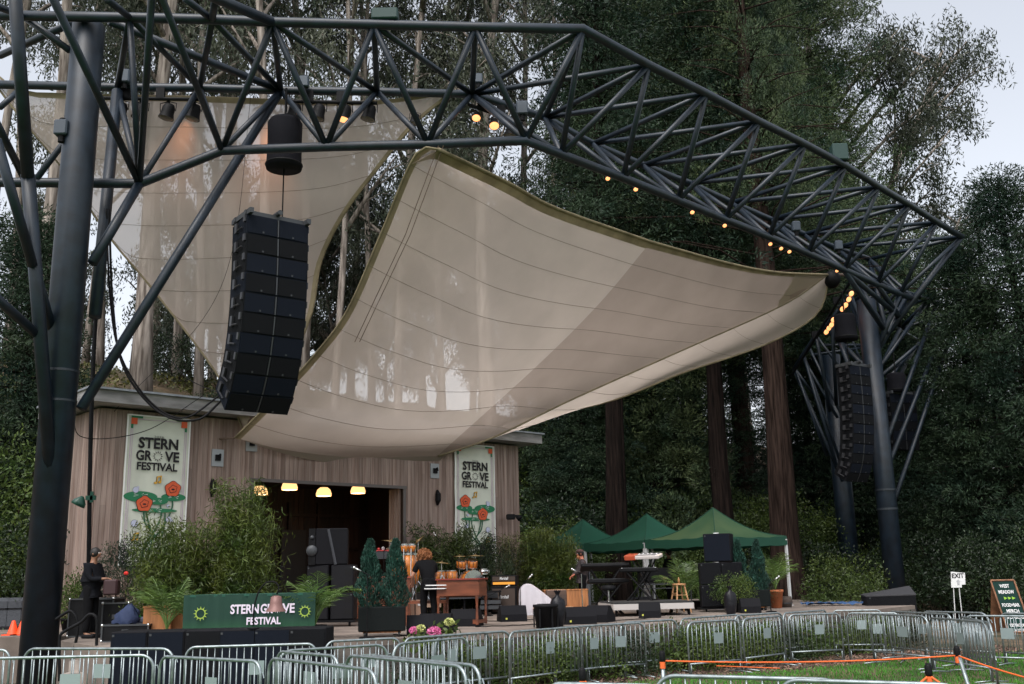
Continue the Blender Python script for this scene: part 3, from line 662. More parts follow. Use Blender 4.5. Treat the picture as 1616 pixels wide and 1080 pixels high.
# right-hand sail: peak on the lower chord, corners at the right mast and on the wall
Lc = crm(pp([(692, 236, 22.6), (655, 245, 22.8), (600, 372, 24), (548, 490, 25), (500, 556, 25.6), (440, 622, 26.3), (371, 691, 27.1)]), NV)
D1 = crm(pp([(1027, 382, 30), (945, 480, 30.6), (845, 580, 31.2), (690, 720, 32.2)]), NV)
D2 = crm(pp([(1306, 434, 36.8), (1235, 482, 36.3), (1070, 556, 35), (900, 632, 33.6), (780, 690, 32.7), (691, 720, 32.2)]), NV)
Oc = crm(pp([(1309, 433, 37), (1290, 495, 37.2), (1210, 543, 37), (1080, 588, 36.4), (960, 634, 36), (800, 668, 35.2)]), NV)
T1 = crm(pp([(692, 236, 22.6), (800, 288, 24.9), (880, 330, 26.8), (1027, 382, 30)]), 25); T2_ = crm(pp([(1027, 382, 30), (1150, 416, 33), (1225, 430, 35), (1306, 434, 36.8)]), 17); T3 = crm(pp([(1306, 434, 36.8), (1309, 433, 37)]), 9)
B1 = crm(pp([(371, 691, 27.1), (450, 710, 28.3), (560, 722, 30.3), (690, 720, 32.2)]), 25); B2 = crm(pp([(690, 720, 32.2), (691, 720, 32.2)]), 17); B3 = crm(pp([(691, 720, 32.2), (745, 700, 33.8), (800, 668, 35.2)]), 9)
rA = coons(Lc, D1, T1, B1, 25, NV, V((.1, -.2, -.35))); rB = coons(D1, D2, T2_, B2, 17, NV, V((0, 0, .15))); rC = coons(D2, Oc, T3, B3, 9, NV, V((0, .5, .1)))
o0 = P(692, 236, 22.6)
sail = thing('shade_sail', 'large beige mesh sail with a peak under the truss, right of the loudspeaker array', 'shade sail', o0)
def sheet(name, rows, M, par, o):
    mb = MB(); mb.grid([[p-o for p in r] for r in rows]); return mb.build(name, M, par, True)
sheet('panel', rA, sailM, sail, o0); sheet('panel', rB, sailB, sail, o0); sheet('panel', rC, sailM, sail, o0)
def strip(name, edge, inner, M, par, o, lift=(0, -.012, -.012), th=None):
    mb = MB(); l = V(lift); mb.grid([[p-o+l for p in edge], [p-o+l for p in inner]]); return mb.build(name, M, par, True)
def inset(rows_edge, rows_in, wd): return [a+((b-a).normalized()*wd if (b-a).length > 1e-6 else V((0, 0, 0))) for a, b in zip(rows_edge, rows_in)]
strip('edge_webbing', T1, inset(T1, rA[6], .26), hemM, sail, o0); strip('edge_webbing', T2_, inset(T2_, rB[6], .22), hemM, sail, o0)
strip('edge_webbing', Lc, inset(Lc, [r[4] for r in rA], .17), hemM, sail, o0)
mb = MB(); mb.path([p-o0 for p in Oc], .035, 6); mb.build('edge_rope', hemM, sail, True); mb = MB(); mb.path([p-o0 for p in Lc], .03, 6); mb.build('edge_rope', hemM, sail, True); mb = MB(); mb.path([p-o0 for p in T1+T2_[1:]], .05, 6); mb.build('edge_rope', hemM, sail, True)
mb = MB(); mb.path([p-o0 for p in D2], .035, 6); mb.build('ridge_seam', hemM, sail, True)
# turned-up lip along the lower edge
lip = [[p for p in B1+B3[1:]], [p+V((.05, .25, -.22*sin(pi*min(1, i/30)))) for i, p in enumerate(B1+B3[1:])]]
sheet('lower_lip', lip, mat('sail_lip', (.30, .25, .2), .8, trans=.35, alpha=.02), sail, o0)
for j in range(3, 31, 3):
    mb = MB(); mb.path([p-o0+V((0, -.008, -.012)) for p in rA[j]]+[p-o0+V((0, -.008, -.012)) for p in rB[j][1:]]+[p-o0+V((0, -.008, -.012)) for p in rC[j][1:]], .0065, 4, caps=False); mb.build('seam', seamM, sail)
for c, rr in ((rA[0][0], [rA[3][0]]+[rA[int(3-i*.6)][i] for i in range(1, 5)]+[T1[4]]), (rB[0][-1], [rB[0][13], rB[2][14], rB[4][15], rB[5][16]])):
    mb = MB(); f = V((0, -.02, -.02)); mb.add([c-o0+f]+[p-o0+f for p in rr], [tuple(range(len(rr)+1))]); mb.build('corner_patch', mat('sail_corner_patch', (.42, .35, .27), .8, trans=.4), sail)
# rope ties
a = P(692, 236, 22.6); trm = mat('tie_rope', (.12, .08, .06), .8)
for dx in (0, .12):
    mb = MB(); mb.path([a+V((dx, 0, .1))-o0, P(640, 370, 23.5)-o0+V((dx, 0, 0)), P(560, 540, 25)-o0+V((dx, 0, 0))], .012, 4); mb.build('tie_rope', trm, sail)
mb = MB(); mb.path([P(371, 691, 27.1)-o0, P(345, 693, 27.4)-o0], .03, 5); mb.build('tie_rope', trm, sail); mb = MB(); mb.path([P(1308, 433, 36.9)-o0, P(1345, 435, 38)-o0], .06, 6)
mb.build('tie_bar', trm, sail)
mb = MB(); mb.ball(P(1313, 441, 37)-o0, .32, 12, 8, (1, 1, 1.1)); mb.build('pulley', black, sail, True)
# left-hand sail under the rear chord
q0 = P(640, 158, 24.9)
sail2 = thing('shade_sail', 'beige mesh sail hanging from the rear chord behind the hoist bag and array', 'shade sail', q0)
Lc2 = crm(pp([(-60, 60, 24), (20, 170, 24.3), (100, 268, 25), (173, 375, 25.8), (245, 462, 26.4), (345, 595, 27.2), (388, 690, 27.6)]), NV)
Rc2 = crm(pp([(720, 142, 25.0), (655, 195, 25.2), (600, 262, 25.6), (545, 335, 26.2), (507, 412, 26.8), (490, 500, 27), (440, 610, 27.4), (389, 690, 27.6)]), NV)
Tc2 = crm(pp([(-60, 60, 24), (20, 135, 24.2), (100, 147, 24.3), (300, 151, 24.6), (440, 156, 24.8), (595, 158, 25), (720, 142, 25)]), 33); Bc2 = crm(pp([(388, 690, 27.6), (389, 690, 27.6)]), 33)
rL = coons(Lc2, Rc2, Tc2, Bc2, 33, NV, V((0, .5, -.1)))
sheet('panel', rL, sailM, sail2, q0)
strip('edge_webbing', Rc2, inset(Rc2, [r[26] for r in rL], .14), hemM, sail2, q0); strip('edge_webbing', Tc2, inset(Tc2, rL[4], .16), hemM, sail2, q0); strip('edge_webbing', Lc2, inset(Lc2, [r[4] for r in rL], .1), hemM, sail2, q0)
for j in range(3, 33, 3):
    mb = MB(); mb.path([p-q0+V((0, -.01, -.01)) for p in rL[j]], .0065, 4, caps=False); mb.build('seam', seamM, sail2)
mb = MB(); mb.path([p-q0 for p in Rc2], .03, 6); mb.path([p-q0 for p in Lc2], .03, 6); mb.build('edge_rope', hemM, sail2, True)
mb = MB(); mb.prism([P(375, 655, 27.4)-q0, P(398, 652, 27.5)-q0, P(388, 674, 27.5)-q0], (0, -.05, 0), (0, .03, 0)); mb.build('corner_patch', MATS['sail_corner_patch'], sail2)
# loose cables from the frame to the array
def cable(pts, r, lab, name='cable', M=None, n=60):
    p = crm(pp(pts), n); o = p[0]; mb = MB(); mb.path([k-o for k in p], r, 5)
    ob = mb.build(name, M or black, None, True, o); tag(ob, lab, 'cable'); return ob
cable([(172, 330, 22.5), (178, 480, 22.6), (195, 580, 22.6), (250, 650, 22.6), (310, 663, 22.6), (352, 630, 22.8)], .028, 'lower of the thick black cables looping from the left strut to the array')
cable([(168, 330, 22.7), (174, 470, 22.7), (190, 560, 22.7), (235, 632, 22.7), (290, 660, 22.7), (350, 622, 22.9)], .024, 'upper of the thick black cables looping from the left strut to the array')
cable([(160, 420, 22.6), (150, 520, 22.6), (143, 700, 22.6), (140, 900, 22.7)], .05, 'black cable run dropping beside the left mast down past the wall corner')
cable([(118, 640, 22), (130, 690, 22.3), (230, 680, 24), (320, 625, 25.8)], .01, 'thin wire sagging across the top of the left banner', 'wire')
cable([(400, 120, 24.6), (350, 450, 24.9), (180, 650, 25.3)], .006, 'thin guy wire slanting behind the left sail', 'wire')
cable([(270, 570, 30), (300, 600, 29), (350, 622, 28)], .012, 'wire from the hillside to the roof edge', 'wire')
# ------------------------------------------------------------------ trees and plants
def crown_cloud(cents, n_per, sr, L, W, bias, M, name, outward=0., pw=.6):
    cs = []; ds = []
    for (c, r) in cents:
        n = int(n_per*r**2) if n_per > 0 else -n_per
        q = rng.normal(size=(n, 3)); q /= np.linalg.norm(q, axis=1, keepdims=True); rad = rng.uniform(.25, 1, (n, 1))**pw
        cs.append(np.array(c)+q*rad*r*np.array(sr)); ds.append(q*outward+rng.normal(size=(n, 3))*.6+np.array(bias))
    return leaf_mesh(name, np.concatenate(cs), np.concatenate(ds), L, W, M)
def eucalypt_variant(seed, h=40, low=15, tr=.42, spread=5.5, ncl=330, dens=82, lean=1.5, leafM=None):
    rnd = random.Random(seed); tm = MB(); cents = []
    pts = []; a = rnd.uniform(0, 6.28)
    for i in range(10):
        z = h*i/9; pts.append(V((lean*sin(i*.5+a)*i/9, lean*cos(i*.4+a)*i/9, z)))
    tm.path([p for p in pts], [tr*(1.25 if i == 0 else 1)*(1-.085*i) for i in range(10)], 9)
    def at(z): k = min(8.999, z/h*9); i = int(k); return pts[i].lerp(pts[i+1], k-i)
    for b in range(16):
        z = low+(h-low)*(b+.3*rnd.random())/16; p = at(z); an = rnd.uniform(0, 6.28); L = spread*(.55+.6*rnd.random())*(1-.35*(z-low)/(h-low))
        d = V((cos(an), sin(an), .9+.5*rnd.random())).normalized(); q1 = p+d*L*.5+V((0, 0, -.1)); q2 = p+d*L+V((cos(an)*L*.15, sin(an)*L*.15, .2))
        tm.path([p, q1, q2], [.14, .09, .03], 6)
        for s in range(3):
            bp = p.lerp(q2, .4+.2*s); a2 = an+rnd.uniform(-1.3, 1.3); e = bp+V((cos(a2), sin(a2), rnd.uniform(-.1, .6)))*rnd.uniform(1, 2.2); tm.path([bp, bp.lerp(e, .5)+V((0, 0, .15)), e], [.05, .035, .012], 5)
            for k in range(int(ncl/48)):
                c = bp.lerp(e, rnd.uniform(.4, 1.15))+V((rnd.gauss(0, .45), rnd.gauss(0, .45), rnd.gauss(-.3, .5))); cents.append((tuple(c), rnd.uniform(.5, .95)))
    for k in range(ncl//5):
        z = h*rnd.uniform(.55, 1.02); p = at(min(z, h*.999)); cents.append((tuple(p+V((rnd.gauss(0, 1.3), rnd.gauss(0, 1.3), rnd.gauss(0, .6)))), rnd.uniform(.5, 1)))
    tmesh = bpy.data.meshes.new('trunk'); tmesh.from_pydata([tuple(v) for v in tm.v], [], tm.f); tmesh.materials.append(barkE); tmesh.polygons.foreach_set('use_smooth', [True]*len(tmesh.polygons))
    return tmesh, crown_cloud(cents, dens, (.8, .8, 1.4), .34, .085, (0, 0, -.9), leafM or leafE, 'crown')
def conifer_variant(seed, h=34, low=6, tr=.6, rad=5., dens=210, leafM=None, round_top=True, nb=130):
    rnd = random.Random(seed); tm = MB(); cents = []; inner = []
    tm.path([V((0, 0, -.5)), V((0, 0, .7)), V((0, 0, 2.5))]+[V((.12*sin(i), .1*cos(i*1.3), 2.5+(h-2.5)*i/8)) for i in range(1, 9)], [tr*1.7, tr*1.25, tr]+[tr*(1-.115*i) for i in range(1, 9)], 40)
    for q_ in range(11):
        ring = [V(v) for v in tm.v[q_*40:(q_+1)*40]]; cc = sum(ring, V((0, 0, 0)))/40
        for j_ in range(40):
            f_ = 1+.07*sin(j_*1.26+q_*.35+seed)+.05*sin(j_*2.51+q_*.6)+(.06*sin(j_*.63+seed) if q_ < 3 else 0); tm.v[q_*40+j_] = tuple(cc+(ring[j_]-cc)*f_)
    for b in range(nb):
        u = b/nb; z = low+(h-low)*u; an = b*2.4+rnd.uniform(-.4, .4)
        prof = (1-u)**.62 if not round_top else (1-u**2.4)*(.75+.25*sin(u*9+seed))
        L = rad*max(.12, prof)*rnd.uniform(.7, 1.1)
        d = V((cos(an), sin(an), .12)); e = V((0, 0, z))+d*L+V((0, 0, -.12*L))
        tm.path([V((0, 0, z)), V((0, 0, z))+d*L*.5, e], [.05, .03, .008], 5)
        base = V((0, 0, z)); side = V((-sin(an), cos(an), 0))
        for f in ((.5, .78, 1.02) if L > 2.2 else (.6, 1.0)):
            cents.append((tuple(base.lerp(e, f)+side*rnd.gauss(0, .28*L*f)+V((0, 0, rnd.gauss(.05, .25)))), rnd.uniform(.75, 1.25)*(rad/6)**.5))
        if b % 3 == 0: inner.append((tuple(base.lerp(e, .3)), 1.3))
    tmesh = bpy.data.meshes.new('trunk'); tmesh.from_pydata([tuple(v) for v in tm.v], [], tm.f); tmesh.materials.append(barkR); tmesh.polygons.foreach_set('use_smooth', [True]*len(tmesh.polygons))
    return tmesh, crown_cloud(cents+inner, dens, (1.05, 1.05, .72) if round_top else (1.25, 1.25, .5), .24, .055, (0, 0, .4) if round_top else (0, 0, -.1), leafM or leafR, 'crown', 1.3, .28)
TREES = []
def put_tree(var, px, Y, z=None, s=1., rz=None, name='eucalyptus_tree', lab='', grp=None, cat='tree', zs=None, nt_=False):
    p = DX(px, Y, 3); z = hz(p.x, Y)-.3 if z is None else z
    t = thing(name, lab, cat, (p.x, Y, z), random.uniform(0, 6.28) if rz is None else rz, grp); t.scale = (s, s, zs or s)
    if not nt_: link('trunk', var[0], t)
    link('crown', var[1], t); TREES.append((t, px, lab)); return t
EV = [eucalypt_variant(i, low=[14, 16, 10, 18, 9][i], spread=[5.5, 5, 6.2, 4.6, 5.6][i], tr=[.24, .3, .2, .27, .22][i]) for i in range(5)]
PALE = eucalypt_variant(31, low=17, spread=4.5, tr=.42, ncl=240)
spots = []
rr = random.Random(5)
back = [(-70, 44), (-20, 55), (18, 40), (60, 50), (108, 58), (135, 62), (192, 47), (208, 43), (222, 62), (262, 53), (300, 46), (322, 60), (352, 50), (395, 43), (430, 58), (470, 51), (520, 46), (548, 60), (585, 52), (630, 47), (668, 61), (705, 50), (748, 56), (785, 46), (830, 58), (870, 52), (925, 60), (975, 66), (1045, 70), (1120, 72), (1200, 70)]
for i, (x, Y) in enumerate(back):
    put_tree(PALE if x in (208, 352, 785) else EV[(i*3+i//5) % 5 if x < 420 or i % 3 == 0 else (2, 4)[i % 2]], x, Y, s=rr.uniform(.92, 1.08), zs=rr.uniform(1.0, 1.12), lab='tall eucalyptus, %s trunk from the left in the grove behind the stage house' % ORD[i], grp='eucalyptus grove behind the stage house')
LOWV = [eucalypt_variant(41, h=14, low=1.5, spread=4.5, tr=.14, ncl=380, dens=120), eucalypt_variant(42, h=12, low=1, spread=4.5, tr=.14, ncl=380, dens=120)]
for i, (x, Y) in enumerate([(40, 66), (290, 64), (375, 60), (455, 66), (520, 60), (610, 64), (690, 60), (760, 66), (830, 62), (905, 66)]): put_tree(LOWV[i % 2], x, Y, s=rr.uniform(.95, 1.1), name='young_eucalyptus', lab='leafy young eucalyptus, %s from the left in the far row on the slope' % ORD[i], grp='young eucalyptus in the far row')
# right-hand eucalypts against the open sky
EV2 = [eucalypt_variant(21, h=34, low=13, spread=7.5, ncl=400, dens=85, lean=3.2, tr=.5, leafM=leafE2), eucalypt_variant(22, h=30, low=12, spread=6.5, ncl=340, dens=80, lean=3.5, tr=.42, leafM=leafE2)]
put_tree(EV2[0], 1418, 62, s=1.1, lab='open crowned eucalyptus leaning against white sky, right of the big conifer', grp='eucalyptus trees against the open sky')
put_tree(EV2[1], 1472, 68, s=1.2, lab='sparse eucalyptus at the upper right with crooked pale trunk', grp='eucalyptus trees against the open sky')
put_tree(EV2[1], 1515, 80, s=.95, zs=.85, lab='lower thin eucalyptus crown right of the crooked one', grp='eucalyptus trees against the open sky')
put_tree(EV2[0], 1660, 78, s=.75, zs=.62, lab='distant eucalyptus at the right edge of the view', grp='eucalyptus trees against the open sky')
# conifers
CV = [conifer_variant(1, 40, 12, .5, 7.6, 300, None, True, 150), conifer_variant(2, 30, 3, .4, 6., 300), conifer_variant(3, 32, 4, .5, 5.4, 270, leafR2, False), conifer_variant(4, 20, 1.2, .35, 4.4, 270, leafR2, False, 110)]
big = put_tree(CV[0], 1240, 40.5, z=.85, s=1.0, rz=0, name='redwood_tree', lab='biggest conifer with thick bare red brown trunk beside the green tents')
for c_ in list(big.children):
    if c_.name.startswith('crown'): c_.location = (0, 5.2, 3.6); c2_ = c_.copy(); COL.objects.link(c2_); c2_.parent = big; c2_.location = (.3, 1.4, 3.6); c2_.scale = (.48, .48, 1)
CB = conifer_variant(9, 30, 13.5, .42, 3.6, 220, leafR2, False, 90)
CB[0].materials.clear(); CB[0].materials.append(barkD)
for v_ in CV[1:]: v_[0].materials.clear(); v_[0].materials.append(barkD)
for x_, Y_, lab_ in ((975, 40, 'conifer with bare dark trunk behind the left and middle tents'), (1147, 42.5, 'conifer with thick bare dark trunk behind the right tent')): put_tree(CB, x_, Y_, z=.8, name='conifer_tree', lab=lab_, grp='dark conifers behind the stage')
C = [(0, 1105, 51, 1.0, 'tall dark conifer left of the biggest redwood crown'), (0, 1325, 56, 1.0, 'dense conifer right of the biggest redwood crown'), (0, 1185, 50, .95, 'high conifer crown in the upper middle right'), (1, 965, 52, .95, 'lighter green conifer behind the sloping truss, left of the others'), (1, 1045, 47, .9, 'mid green conifer above the sail upper edge'), (1, 1400, 58, .66, 'conifer at the right shoulder of the dark crown mass'),
     (2, 860, 47, .55, 'small dark conifer just right of the stage house'), (2, 1010, 50, .66, 'dark conifer with bare lower trunk behind the middle tent'), (2, 1150, 50, .6, 'dark conifer behind the right tent'), (3, 925, 45, .7, 'low dark conifer behind the left tent'), (2, 1290, 57, .6, 'dark conifer between the two masts'), (3, 1330, 54, .95, 'dark low conifer behind the bright bush'),
     (2, 1430, 60, .62, 'dark conifer directly behind the right mast'), (2, 1480, 57, .55, 'dark conifer just right of the right mast'), (1, 1545, 52, .37, 'rounded conifer at the right above the EXIT sign'), (2, 1600, 46, .46, 'dark conifer at the right edge above the green signboard'), (3, 1560, 42, .8, 'low dark conifer behind the green signboard'), (3, 1465, 53, .75, 'low dark conifer behind the EXIT sign'), (3, 1655, 40, .9, 'dark conifer partly beyond the right edge'), (3, 1080, 52, .9, 'low dark conifer deep behind the tents'), (2, 1250, 62, .8, 'far dark conifer behind the bare redwood trunk'), (1, 1660, 58, .38, 'far conifer beyond the right edge of the view'), (3, 1390, 55, .8, 'low dark conifer between the two masts')]
for v_, x, Y, s, lab in C: put_tree(CV[v_], x, Y, s=s, name='conifer_tree', lab=lab, grp='dark conifers behind the stage')
put_tree(CV[3], 12, 33, z=-1.5, s=.8, name='conifer_tree', lab='green conifer at the left edge behind the left mast', grp='dark conifers behind the stage')
def bush_variant(seed, r=1., h=1.2, n=26, dens=160, L=.13, W=.06, M=None, stems=6, cl=.38):
    rnd = random.Random(seed); sm = MB(); cents = []
    for i in range(n):
        a = rnd.uniform(0, 6.28); rr_ = r*sqrt(rnd.random()); z = h*(.15+.85*rnd.random())*(1-.35*(rr_/r)**2)
        cents.append(((cos(a)*rr_, sin(a)*rr_, z), rnd.uniform(.6, 1.2)*cl))
    for i in range(stems):
        c = rnd.choice(cents)[0]; sm.path([(0.05*i, 0, 0), (c[0]*.4, c[1]*.4, c[2]*.5), c], [.03, .02, .01], 5)
    me = bpy.data.meshes.new('stems'); me.from_pydata([tuple(v) for v in sm.v], [], sm.f); me.materials.append(barkR)
    return me, crown_cloud(cents, dens, (1, 1, .85), L, W, (0, 0, .3), M or leafB, 'foliage', .5)
def put_bush(var, p, s=1., lab='', name='bush', cat='bush', grp=None, zs=None, rz=None):
    t = thing(name, lab, cat, p, random.uniform(0, 6.28) if rz is None else rz, grp); t.scale = (s, s, zs or s); link('stems', var[0], t); link('foliage', var[1], t); return t
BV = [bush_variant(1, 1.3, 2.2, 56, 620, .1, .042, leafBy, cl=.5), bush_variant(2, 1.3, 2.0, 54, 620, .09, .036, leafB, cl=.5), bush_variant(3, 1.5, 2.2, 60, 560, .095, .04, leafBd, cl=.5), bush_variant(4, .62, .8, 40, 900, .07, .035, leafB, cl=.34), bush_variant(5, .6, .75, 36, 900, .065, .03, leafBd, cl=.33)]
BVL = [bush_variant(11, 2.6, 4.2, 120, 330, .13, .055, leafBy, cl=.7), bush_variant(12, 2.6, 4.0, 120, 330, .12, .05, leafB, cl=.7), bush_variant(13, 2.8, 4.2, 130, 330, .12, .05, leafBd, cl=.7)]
bush_at = [(1334, 34.5, .8, 1.1, 0, 'bright yellow green bush beside the right mast'), (1300, 35.5, .8, .65, 1, 'green bush between the redwood trunk and the bright bush'), (1372, 41.5, .9, 1.2, 2, 'dark bush right behind the right mast'), (1290, 43, .9, 1.5, 2, 'dark bush behind the redwood trunk'), (1440, 48, 1., 1.5, 1, 'green bush behind the EXIT sign'), (1500, 41, .5, 1.5, 2, 'dark bush right of the EXIT sign'), (1555, 38, .4, 1.4, 2, 'dark bush beside the green signboard'), (1620, 37, .4, 1.8, 2, 'dark bush at the right edge'),
    (1090, 44, .9, 1.8, 1, 'green bush behind the gap between two tents'), (990, 45, .9, 1.9, 1, 'green bush behind the middle tent'), (890, 41, 1.1, 1.9, 0, 'yellow green bush left of the left tent'), (855, 39, 1.1, 1.9, 1, 'tall green bush by the stage house corner'), (845, 45, 1.5, 2.8, 2, 'high dark bush behind the stage house corner'), (930, 46, 1.6, 2.6, 1, 'high green bush behind the left tent'), (1180, 45, 1, 1.7, 2, 'dark bush behind the right loudspeaker stack'), (1235, 46, 1.2, 2.4, 0, 'yellowish bush far behind the redwood trunk'), (1050, 48, 1.5, 2.8, 0, 'yellow green undergrowth tree behind the middle tent'),
    (1400, 54, 1.2, 2.6, 2, 'tall dark undergrowth behind the masts'), (1500, 55, 1.2, 2.8, 1, 'tall green undergrowth right of the masts'), (1580, 50, 1, 2.8, 2, 'tall dark undergrowth at far right'), (1140, 50, 1.3, 2.6, 1, 'tall undergrowth behind the right tent'), (970, 52, 2, 3., 0, 'yellow green undergrowth high behind the left tent'), (820, 50, 3, 3.1, 1, 'bright leafy tree just above the stage house roof end'),
    (5, 28, -.2, 2., 2, 'dark bush left of the left mast'), (-20, 30, 1, 2.9, 1, 'large green bush at the left edge'), (45, 31, 1, 2.2, 1, 'green bush just left of the left mast'), (10, 35, 3.5, 2.2, 2, 'high dark bush on the slope left of the left mast'), (90, 33, 1.3, 1.9, 2, 'dark bush between left mast and stage house'), (60, 38, 6, 1.6, 0, 'yellow green bush on the left slope'), (150, 36, 6.2, 1.3, 1, 'green bush on the slope above the roof corner'), (262, 49, 12, 1.2, 2, 'dark bush at the crest between two pale trunks'), (100, 38, 5.5, 1.5, 1, 'green bush on the slope behind the left mast'), (330, 44, 10, 1.0, 2, 'dark bush on the crest above the roof')]
for x, Y, z, s, v_, lab in bush_at:
    p = DX(x, Y, 3); put_bush(BVL[v_] if s > 1.55 else BV[v_], (p.x, Y, max(min(z, hz(p.x, Y)-.1), GZ-.1) if z < 3 else hz(p.x, Y)-.15), s/2 if s > 1.55 else s, lab, grp='bushes and undergrowth round the stage')
# ivy column on one trunk
iv = MB()
# ground ivy on the slope
n = 70000; x = rng.uniform(-32, 8, n); y = rng.uniform(27, 60, n); k = np.array([hz(a, b) > .8 for a, b in zip(x, y)]); x = x[k]; y = y[k]
z = np.array([hz(a, b) for a, b in zip(x, y)])+rng.uniform(0, .35, len(x))
nn = np.sin(x*.8+np.cos(y*.9)*2)+rng.normal(0, .5, len(x)); k = nn > -.1
o = link('ground_ivy', leaf_mesh('ground_ivy', np.stack([x, y, z], 1)[k], rnd_dirs(int(k.sum())), .17, .12, mat('ivy_leaves', (.06, .085, .018), .6, island=.5, trans=.2, col2=(.13, .12, .03), var=.4, scale=.5)))
tag(o, 'ivy and low ground cover over the slope behind the stage house', kind='stuff')
# forest floor cover at right
n = 40000; x = rng.uniform(6, 45, n); y = rng.uniform(34, 70, n); k = (y > 40)|(x > 17); x = x[k]; y = y[k]; n = len(x); z = np.array([hz(a, b) for a, b in zip(x, y)])+rng.uniform(0, .5, n)
o = link('forest_undergrowth', leaf_mesh('forest_undergrowth', np.stack([x, y, z], 1), rnd_dirs(n, (0, 0, .5)), .14, .06, leafBd)); tag(o, 'dark low undergrowth covering the forest floor at right', kind='stuff')

# hedge in front of the stage
hd = []
for i in range(13):
    u = i/12; hd.append((-1.4+10.9*u, 18.25+8.05*u))
for i, (x, y) in enumerate(hd):
    b = put_bush(BV[3] if i % 4 else BV[4], (x+random.uniform(-.1, .1), y, GZ-.02), random.uniform(.95, 1.08), '%s shrub from the left in the hedge along the stage front' % ORD[i], 'hedge_shrub', 'shrub', 'hedge shrubs along the stage front', zs=random.uniform(.85, 1.1))
# hydrangeas
def hydrangea(p, col, lab, s=1):
    p = V(p); s *= .68
    t = thing('hydrangea', lab, 'flower', p, 0, 'hydrangeas by the stage front')
    mb = MB(); mb.path([(0, 0, -.5), (.02, 0, -.2), (0, 0, 0)], .012, 5); mb.build('stem', leafB, t)
    c = rng.normal(size=(260, 3)); c /= np.linalg.norm(c, axis=1, keepdims=True)
    link('flower_head', leaf_mesh('flower_head', c*.11*s*np.array([1, 1, .75]), c+rng.normal(size=c.shape)*.8, .05*s, .04*s, mat('petals_'+col[0], col[1], .7, island=.25, trans=.2)), t)
    c = rng.normal(size=(40, 3))*np.array([.13, .13, .1])+np.array([0, 0, -.18])
    link('leaves', leaf_mesh('leaves', c, rnd_dirs(40, (0, 0, .5)), .14, .08, leafB), t)
pk = ('pink', (.75, .2, .42)); ye = ('yellow', (.6, .62, .25))
for x, y, c, s, lab in [(653, 995, pk, 1, 'leftmost pink hydrangea by the black monitors'), (664, 992, ye, 1, 'pale yellow hydrangea beside the leftmost pink one'), (685, 998, pk, 1.5, 'larger pink hydrangea above the barrier rail'), (709, 982, ye, 1.1, 'pale yellow hydrangea below the organ'), (1272, 1003, pk, 1.2, 'pink hydrangea low behind the right barriers'), (1262, 1000, ye, .8, 'pale flower beside the right pink hydrangea')]:
    hydrangea(P(x, y, 18.0 if x < 1000 else 24.6), c, lab, s)

# bamboo
def bamboo(p, h, r, n_c, lab, M=leafBam, n_leaf=7000, L=.17, W=.022, name='bamboo', lo=.12):
    t = thing(name, lab, 'bamboo', p, 0, 'bamboo screens on the stage')
    sm = MB(); cs = []; ds = []
    for i in range(n_c):
        a = random.uniform(0, 6.28); q = r*.45*sqrt(random.random()); b = V((cos(a)*q, sin(a)*q*.6, 0)); e = V((cos(a)*r*random.uniform(.3, 1), sin(a)*r*.6*random.uniform(.3, 1), h*random.uniform(.72, 1.03)))
        m_ = b.lerp(e, .55)+V((b.x-e.x, b.y-e.y, 0))*.18; pts = [b, b.lerp(m_, .5), m_, e]; sm.path(pts, [.014, .013, .01, .004], 5)
        k = int(n_leaf/n_c); u = rng.uniform(lo, 1, k)
        for uu in u:
            q_ = crm_pt(pts, uu); sp = .22*(1.15-uu*.6); cs.append((q_.x+rng.normal()*sp, q_.y+rng.normal()*sp*.8, q_.z+rng.normal()*.1)); 
    cs = np.array(cs); ds = rnd_dirs(len(cs), (0, 0, -.25))
    sm.build('canes', mat('bamboo_cane', (.16, .2, .05), .5, var=.3), t, True)
    link('foliage', leaf_mesh('foliage', cs, ds, L, W, M), t); return t
def crm_pt(pts, u):
    k = u*(len(pts)-1); i = min(int(k), len(pts)-2); return pts[i].lerp(pts[i+1], k-i)
def bpos(x, Y, z=DK): return DX(x, Y, z)
bamboo(bpos(262, 20.6), 2.25, .75, 16, 'left bamboo clump rising in front of the left banner', n_leaf=12000)
bamboo(bpos(325, 21.2), 2.15, .7, 14, 'low middle bamboo clump behind the banner table', n_leaf=9000)
bamboo(bpos(378, 20.8), 3.0, .6, 18, 'tallest bamboo clump beside the doorway left edge', n_leaf=13000)
bamboo(bpos(405, 21.4), 2.7, .3, 9, 'thin yellowing bamboo canes at the doorway edge', n_leaf=3500)
bamboo(bpos(700, 31), 2.5, 1.2, 14, 'dark bamboo clump against the wall behind the drums', n_leaf=14000, M=mat('dark_bamboo_leaves', (.05, .075, .018), .5, island=.5, trans=.3, var=.3, scale=1.2), L=.2, W=.03)
bamboo(bpos(745, 31.3), 2.3, .9, 12, 'dark bamboo clump below the right banner', n_leaf=9000, M=MATS['dark_bamboo_leaves'], L=.2, W=.03)
bamboo(bpos(812, 32), 2.4, .5, 12, 'brownish narrow bamboo at the stage house corner', n_leaf=5500, M=mat('brown_bamboo_leaves', (.09, .085, .03), .5, island=.5, trans=.3))
bamboo(bpos(842, 32), 2.4, .55, 12, 'second bamboo right of the stage house corner', n_leaf=7000)
bamboo(bpos(872, 31.5), 2.35, .6, 12, 'bamboo clump behind the white covered amplifier', n_leaf=7500)
bamboo(bpos(893, 31.3), 2.3, .4, 10, 'rightmost bamboo clump beside the grey cabinet', n_leaf=5500)
